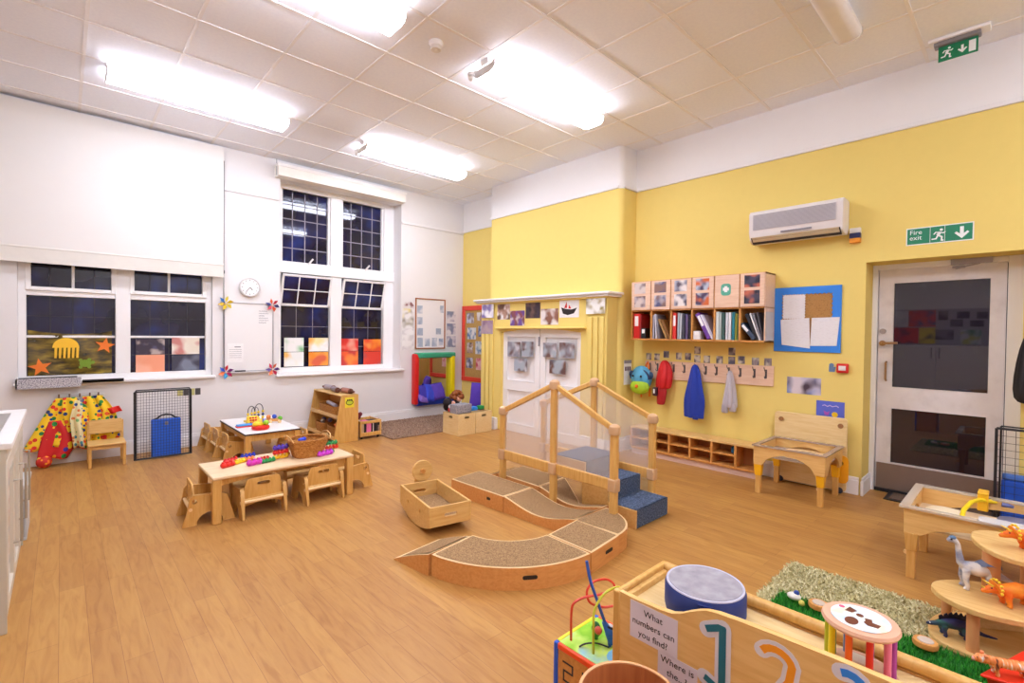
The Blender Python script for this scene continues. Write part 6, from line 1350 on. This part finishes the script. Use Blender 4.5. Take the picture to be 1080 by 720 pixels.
# wooden tub in front
tb = thing('wooden_tub', 'curved reddish wooden tub at the bottom edge in front of the number unit', 'tub', (1.04, .665, 0))
B().lathe([(.09,0),(.115,.05),(.125,.30),(.126,.50),(.119,.50),(.117,.30),(.107,.06),(.0,.05)], n=40, cap=False).obj('tub_body', WOOD('#c87a44', '#b5673a', 2), tb, local=True)
B().lathe([(.1185,.4995),(.1185,.503),(.1265,.503),(.1265,.4995)], n=40, cap=False).obj('tub_rim', P('#dba36c', .45), tb, local=True)
# ------------------------------------------------------------------ bead maze cube
bc_ = thing('activity_cube', 'wooden activity cube with coloured edges and looping bead wires', 'activity cube', (1.42, 1.02, 0))
kx0, kx1, ky0, ky1, kz = 1.295, 1.545, .895, 1.145, .30
B().box(kx0+.006, ky0+.006, .008, kx1-.006, ky1-.006, kz-.006).obj('cube_body', m_orange, bc_)
for nm, c, bx_ in (('corner_post', '#1f5ac8', (kx0,ky1-.018,0,kx0+.018,ky1,kz)), ('corner_post', '#1f5ac8', (kx0,ky0,0,kx0+.018,ky0+.018,kz)), ('corner_post', '#1f5ac8', (kx1-.018,ky1-.018,0,kx1,ky1,kz)), ('edge_bar', '#f0501c', (kx0,ky0+.018,kz-.02,kx0+.014,ky1-.018,kz+.001)), ('edge_bar', '#e8e028', (kx0+.018,ky1-.016,kz-.02,kx1-.018,ky1,kz+.001)), ('edge_bar', '#e8e028', (kx0+.018,ky0,kz-.02,kx1-.018,ky0+.016,kz+.001)), ('edge_bar', '#f0501c', (kx1-.014,ky0+.018,kz-.02,kx1,ky1-.018,kz+.001)), ('edge_bar', '#3aa04a', (kx0,ky0+.018,0,kx0+.014,ky1-.018,.02))):
    B().box(*bx_).obj(nm, P(c, .4), bc_, .004)
B().box(kx0+.014, ky0+.016, kz-.006, kx1-.014, ky1-.016, kz).obj('printed_top', NZ(['#a8dc3a','#8ad028','#c8e86a','#78b8e0'], 7, .5), bc_)
b = B(); b.poly(circ(1.40,.945,.045,14,ry=.03), (0,0,kz), X3, Y3, .0008); b.obj('blue_pond', P('#7ac0e8', .5), bc_)
b = B(); pth = [(.03,.235),(.075,.235),(.075,.205),(.035,.205),(.035,.17),(.085,.17),(.085,.13),(.04,.13),(.04,.09),(.09,.09)]
b.stroke(pth, .006, (kx0+.0055, ky1-.01, .01), -Y3, Z3, .001); b.stroke([(.12,.24),(.12,.10)], .006, (kx0+.0055, ky1-.01, .01), -Y3, Z3, .001); b.stroke([(.155,.235),(.155,.19),(.19,.19),(.19,.14)], .006, (kx0+.0055, ky1-.01, .01), -Y3, Z3, .001)
b.obj('maze_groove', m_dark, bc_)
def spl(pts, n=8):
    o = []; P_ = [Vector(p) for p in pts]
    for i in range(len(P_)-1):
        p0, p1, p2, p3 = P_[max(i-1,0)], P_[i], P_[i+1], P_[min(i+2, len(P_)-1)]
        for k in range(n): t = k/n; o.append(.5*((2*p1)+(-p0+p2)*t+(2*p0-5*p1+4*p2-p3)*t*t+(-p0+3*p1-3*p2+p3)*t**3))
    return o+[P_[-1]]
for nm, c, pts, r in (('bead_wire', '#d8402c', [(1.345,1.105,.30),(1.345,1.105,.40),(1.355,1.10,.435),(1.40,1.085,.445),(1.46,1.06,.445),(1.515,1.04,.46),(1.50,1.06,.485),(1.45,1.085,.485),(1.415,1.09,.46),(1.42,1.08,.42),(1.46,1.05,.40),(1.51,1.01,.395),(1.52,1.0,.30)], .0045),
    ('bead_wire', '#c8c83a', [(1.345,1.005,.30),(1.35,1.01,.38),(1.37,1.02,.44),(1.42,1.01,.485),(1.48,.99,.49),(1.52,.96,.45),(1.525,.94,.30)], .0045),
    ('bead_wire', '#2a5ab8', [(1.42,.99,.30),(1.415,1.0,.36),(1.395,1.025,.45),(1.375,1.045,.53),(1.365,1.055,.60)], .0055),
    ('bead_wire', '#1c2c4a', [(1.40,.985,.38),(1.425,.96,.36),(1.425,.935,.31),(1.40,.95,.303)], .004)):
    B().tube(spl(pts), r, 8).obj(nm, P(c, .35), bc_)
B().tube(spl([(1.335,1.06,.302),(1.355,1.045,.312),(1.385,1.02,.312),(1.41,.985,.303)]), .003, 6).obj('track_groove', m_dark, bc_)
B().cyl((1.42,.99,.345), (1.41,1.01,.385), .016, .008, 12).cyl((1.425,.985,.31), (1.42,.99,.345), .010, .017, 12).obj('blue_bird', P('#2a6ac8', .4), bc_); B().ball((1.392,1.02,.355), .014, 10).obj('bead', P('#e0604a', .4), bc_)
B().ball((1.42,1.05,.335), .02, 10, (.6,1,1.4)).cyl((1.42,1.05,.30), (1.42,1.05,.32), .008, n=8).obj('toy_tree', P('#2a7a3a', .5), bc_); B().ball((1.46,1.02,.33), .02, 10).obj('white_bead', P('#e8e8ee', .4), bc_); B().ball((1.46,.98,.315), .016, 10).obj('yellow_bead', m_yel, bc_)
# ------------------------------------------------------------------ behind the viewer, seen mirrored in the door glass
tc = thing('tall_cupboard', 'white double cupboard on the rear wall seen mirrored in the door glass', 'cupboard', (XW+.25, 1.2, 0))
B().box(XW+.03, .35, 0, XW+.40, 2.05, 1.28).obj('carcass', P('#e4e0de', .5), tc, .004)
for ya, yb, yh in ((1.20, 2.03, 1.26), (.37, 1.19, 1.145)):
    d = B().box(XW+.40, ya, .06, XW+.42, yb, 1.26).obj('cupboard_door', P('#ece8e6', .5), tc, .004)
    B().tube([(XW+.42, yh, 1.03), (XW+.445, yh, 1.03), (XW+.445, yh, 1.23), (XW+.42, yh, 1.23)], .008, 8).obj('door_handle', m_grey, d)
db = thing('display_board', 'grey display board with bright posters seen mirrored in the door glass', 'notice board', (XW, 1.2, 1.3))
B().box(XW+.004, .4, 1.29, XW+.015, 2.05, 2.0).obj('board', P('#b4aeb4', .7), db)
for ya, yb, za, zb_, c in ((1.68,1.94,1.65,1.98,['#d0ccd0','#e4e0e0']), (1.25,1.67,1.65,1.98,['#f0501c','#e8402c','#5a6a9a','#f05a1c']), (1.51,1.94,1.31,1.63,['#e8301c','#d82a1c','#5a3a5a','#e8401c']), (1.25,1.50,1.31,1.63,['#e8d020','#f0e030','#4a3a5a','#e8d428']),
    (1.07,1.21,1.78,1.96,['#3a343a','#8a848a']), (.76,.94,1.81,1.94,['#2a262c','#6a646a']), (.85,1.03,1.65,1.79,['#2a262c','#6a646a']), (.51,.66,1.80,1.93,['#2a262c','#6a646a']), (.56,.75,1.65,1.77,['#2a262c','#6a646a']), (.98,1.25,1.39,1.59,['#4a444e','#8a848e']), (.59,.88,1.31,1.59,['#c8d4d0','#5a9a80','#c8c840','#d0d0d4'])):
    B().box(XW+.015, ya, za, XW+.02, yb, zb_).obj('poster', BLOBS(c, 6), db)
# ================================================================== light, world, camera
w = bpy.data.worlds.new('night'); bpy.context.scene.world = w; w.use_nodes = True
w.node_tree.nodes['Background'].inputs[0].default_value = (.01, .012, .03, 1); w.node_tree.nodes['Background'].inputs[1].default_value = .3
cam = bpy.data.cameras.new('camera'); co = bpy.data.objects.new('camera', cam); C.objects.link(co)
cam.sensor_width = 36; cam.sensor_fit = 'HORIZONTAL'; cam.lens = 507.9/1080*36; cam.clip_start = .02
yaw, pit, rol = R(43.103), R(-.928), R(.698)
fw = Vector((math.sin(yaw)*math.cos(pit), math.cos(yaw)*math.cos(pit), math.sin(pit))); rt = Vector((math.cos(yaw), -math.sin(yaw), 0)); up = rt.cross(fw)
rt, up = math.cos(rol)*rt+math.sin(rol)*up, -math.sin(rol)*rt+math.cos(rol)*up
co.matrix_world = Matrix(((rt.x, up.x, -fw.x, 0), (rt.y, up.y, -fw.y, 0), (rt.z, up.z, -fw.z, 1.406), (0,0,0,1)))
bpy.context.scene.camera = co
sc_ = bpy.context.scene
sc_.view_settings.view_transform = 'Standard'; sc_.view_settings.look = 'None'; sc_.view_settings.exposure = EXPO; sc_.view_settings.gamma = 1.0
sc_.cycles.max_bounces = 8; sc_.cycles.diffuse_bounces = 5; sc_.cycles.glossy_bounces = 4; sc_.cycles.transparent_max_bounces = 12
sc_.cycles.sample_clamp_indirect = 8; sc_.cycles.use_denoising = True; sc_.cycles.caustics_reflective = False; sc_.cycles.caustics_refractive = False
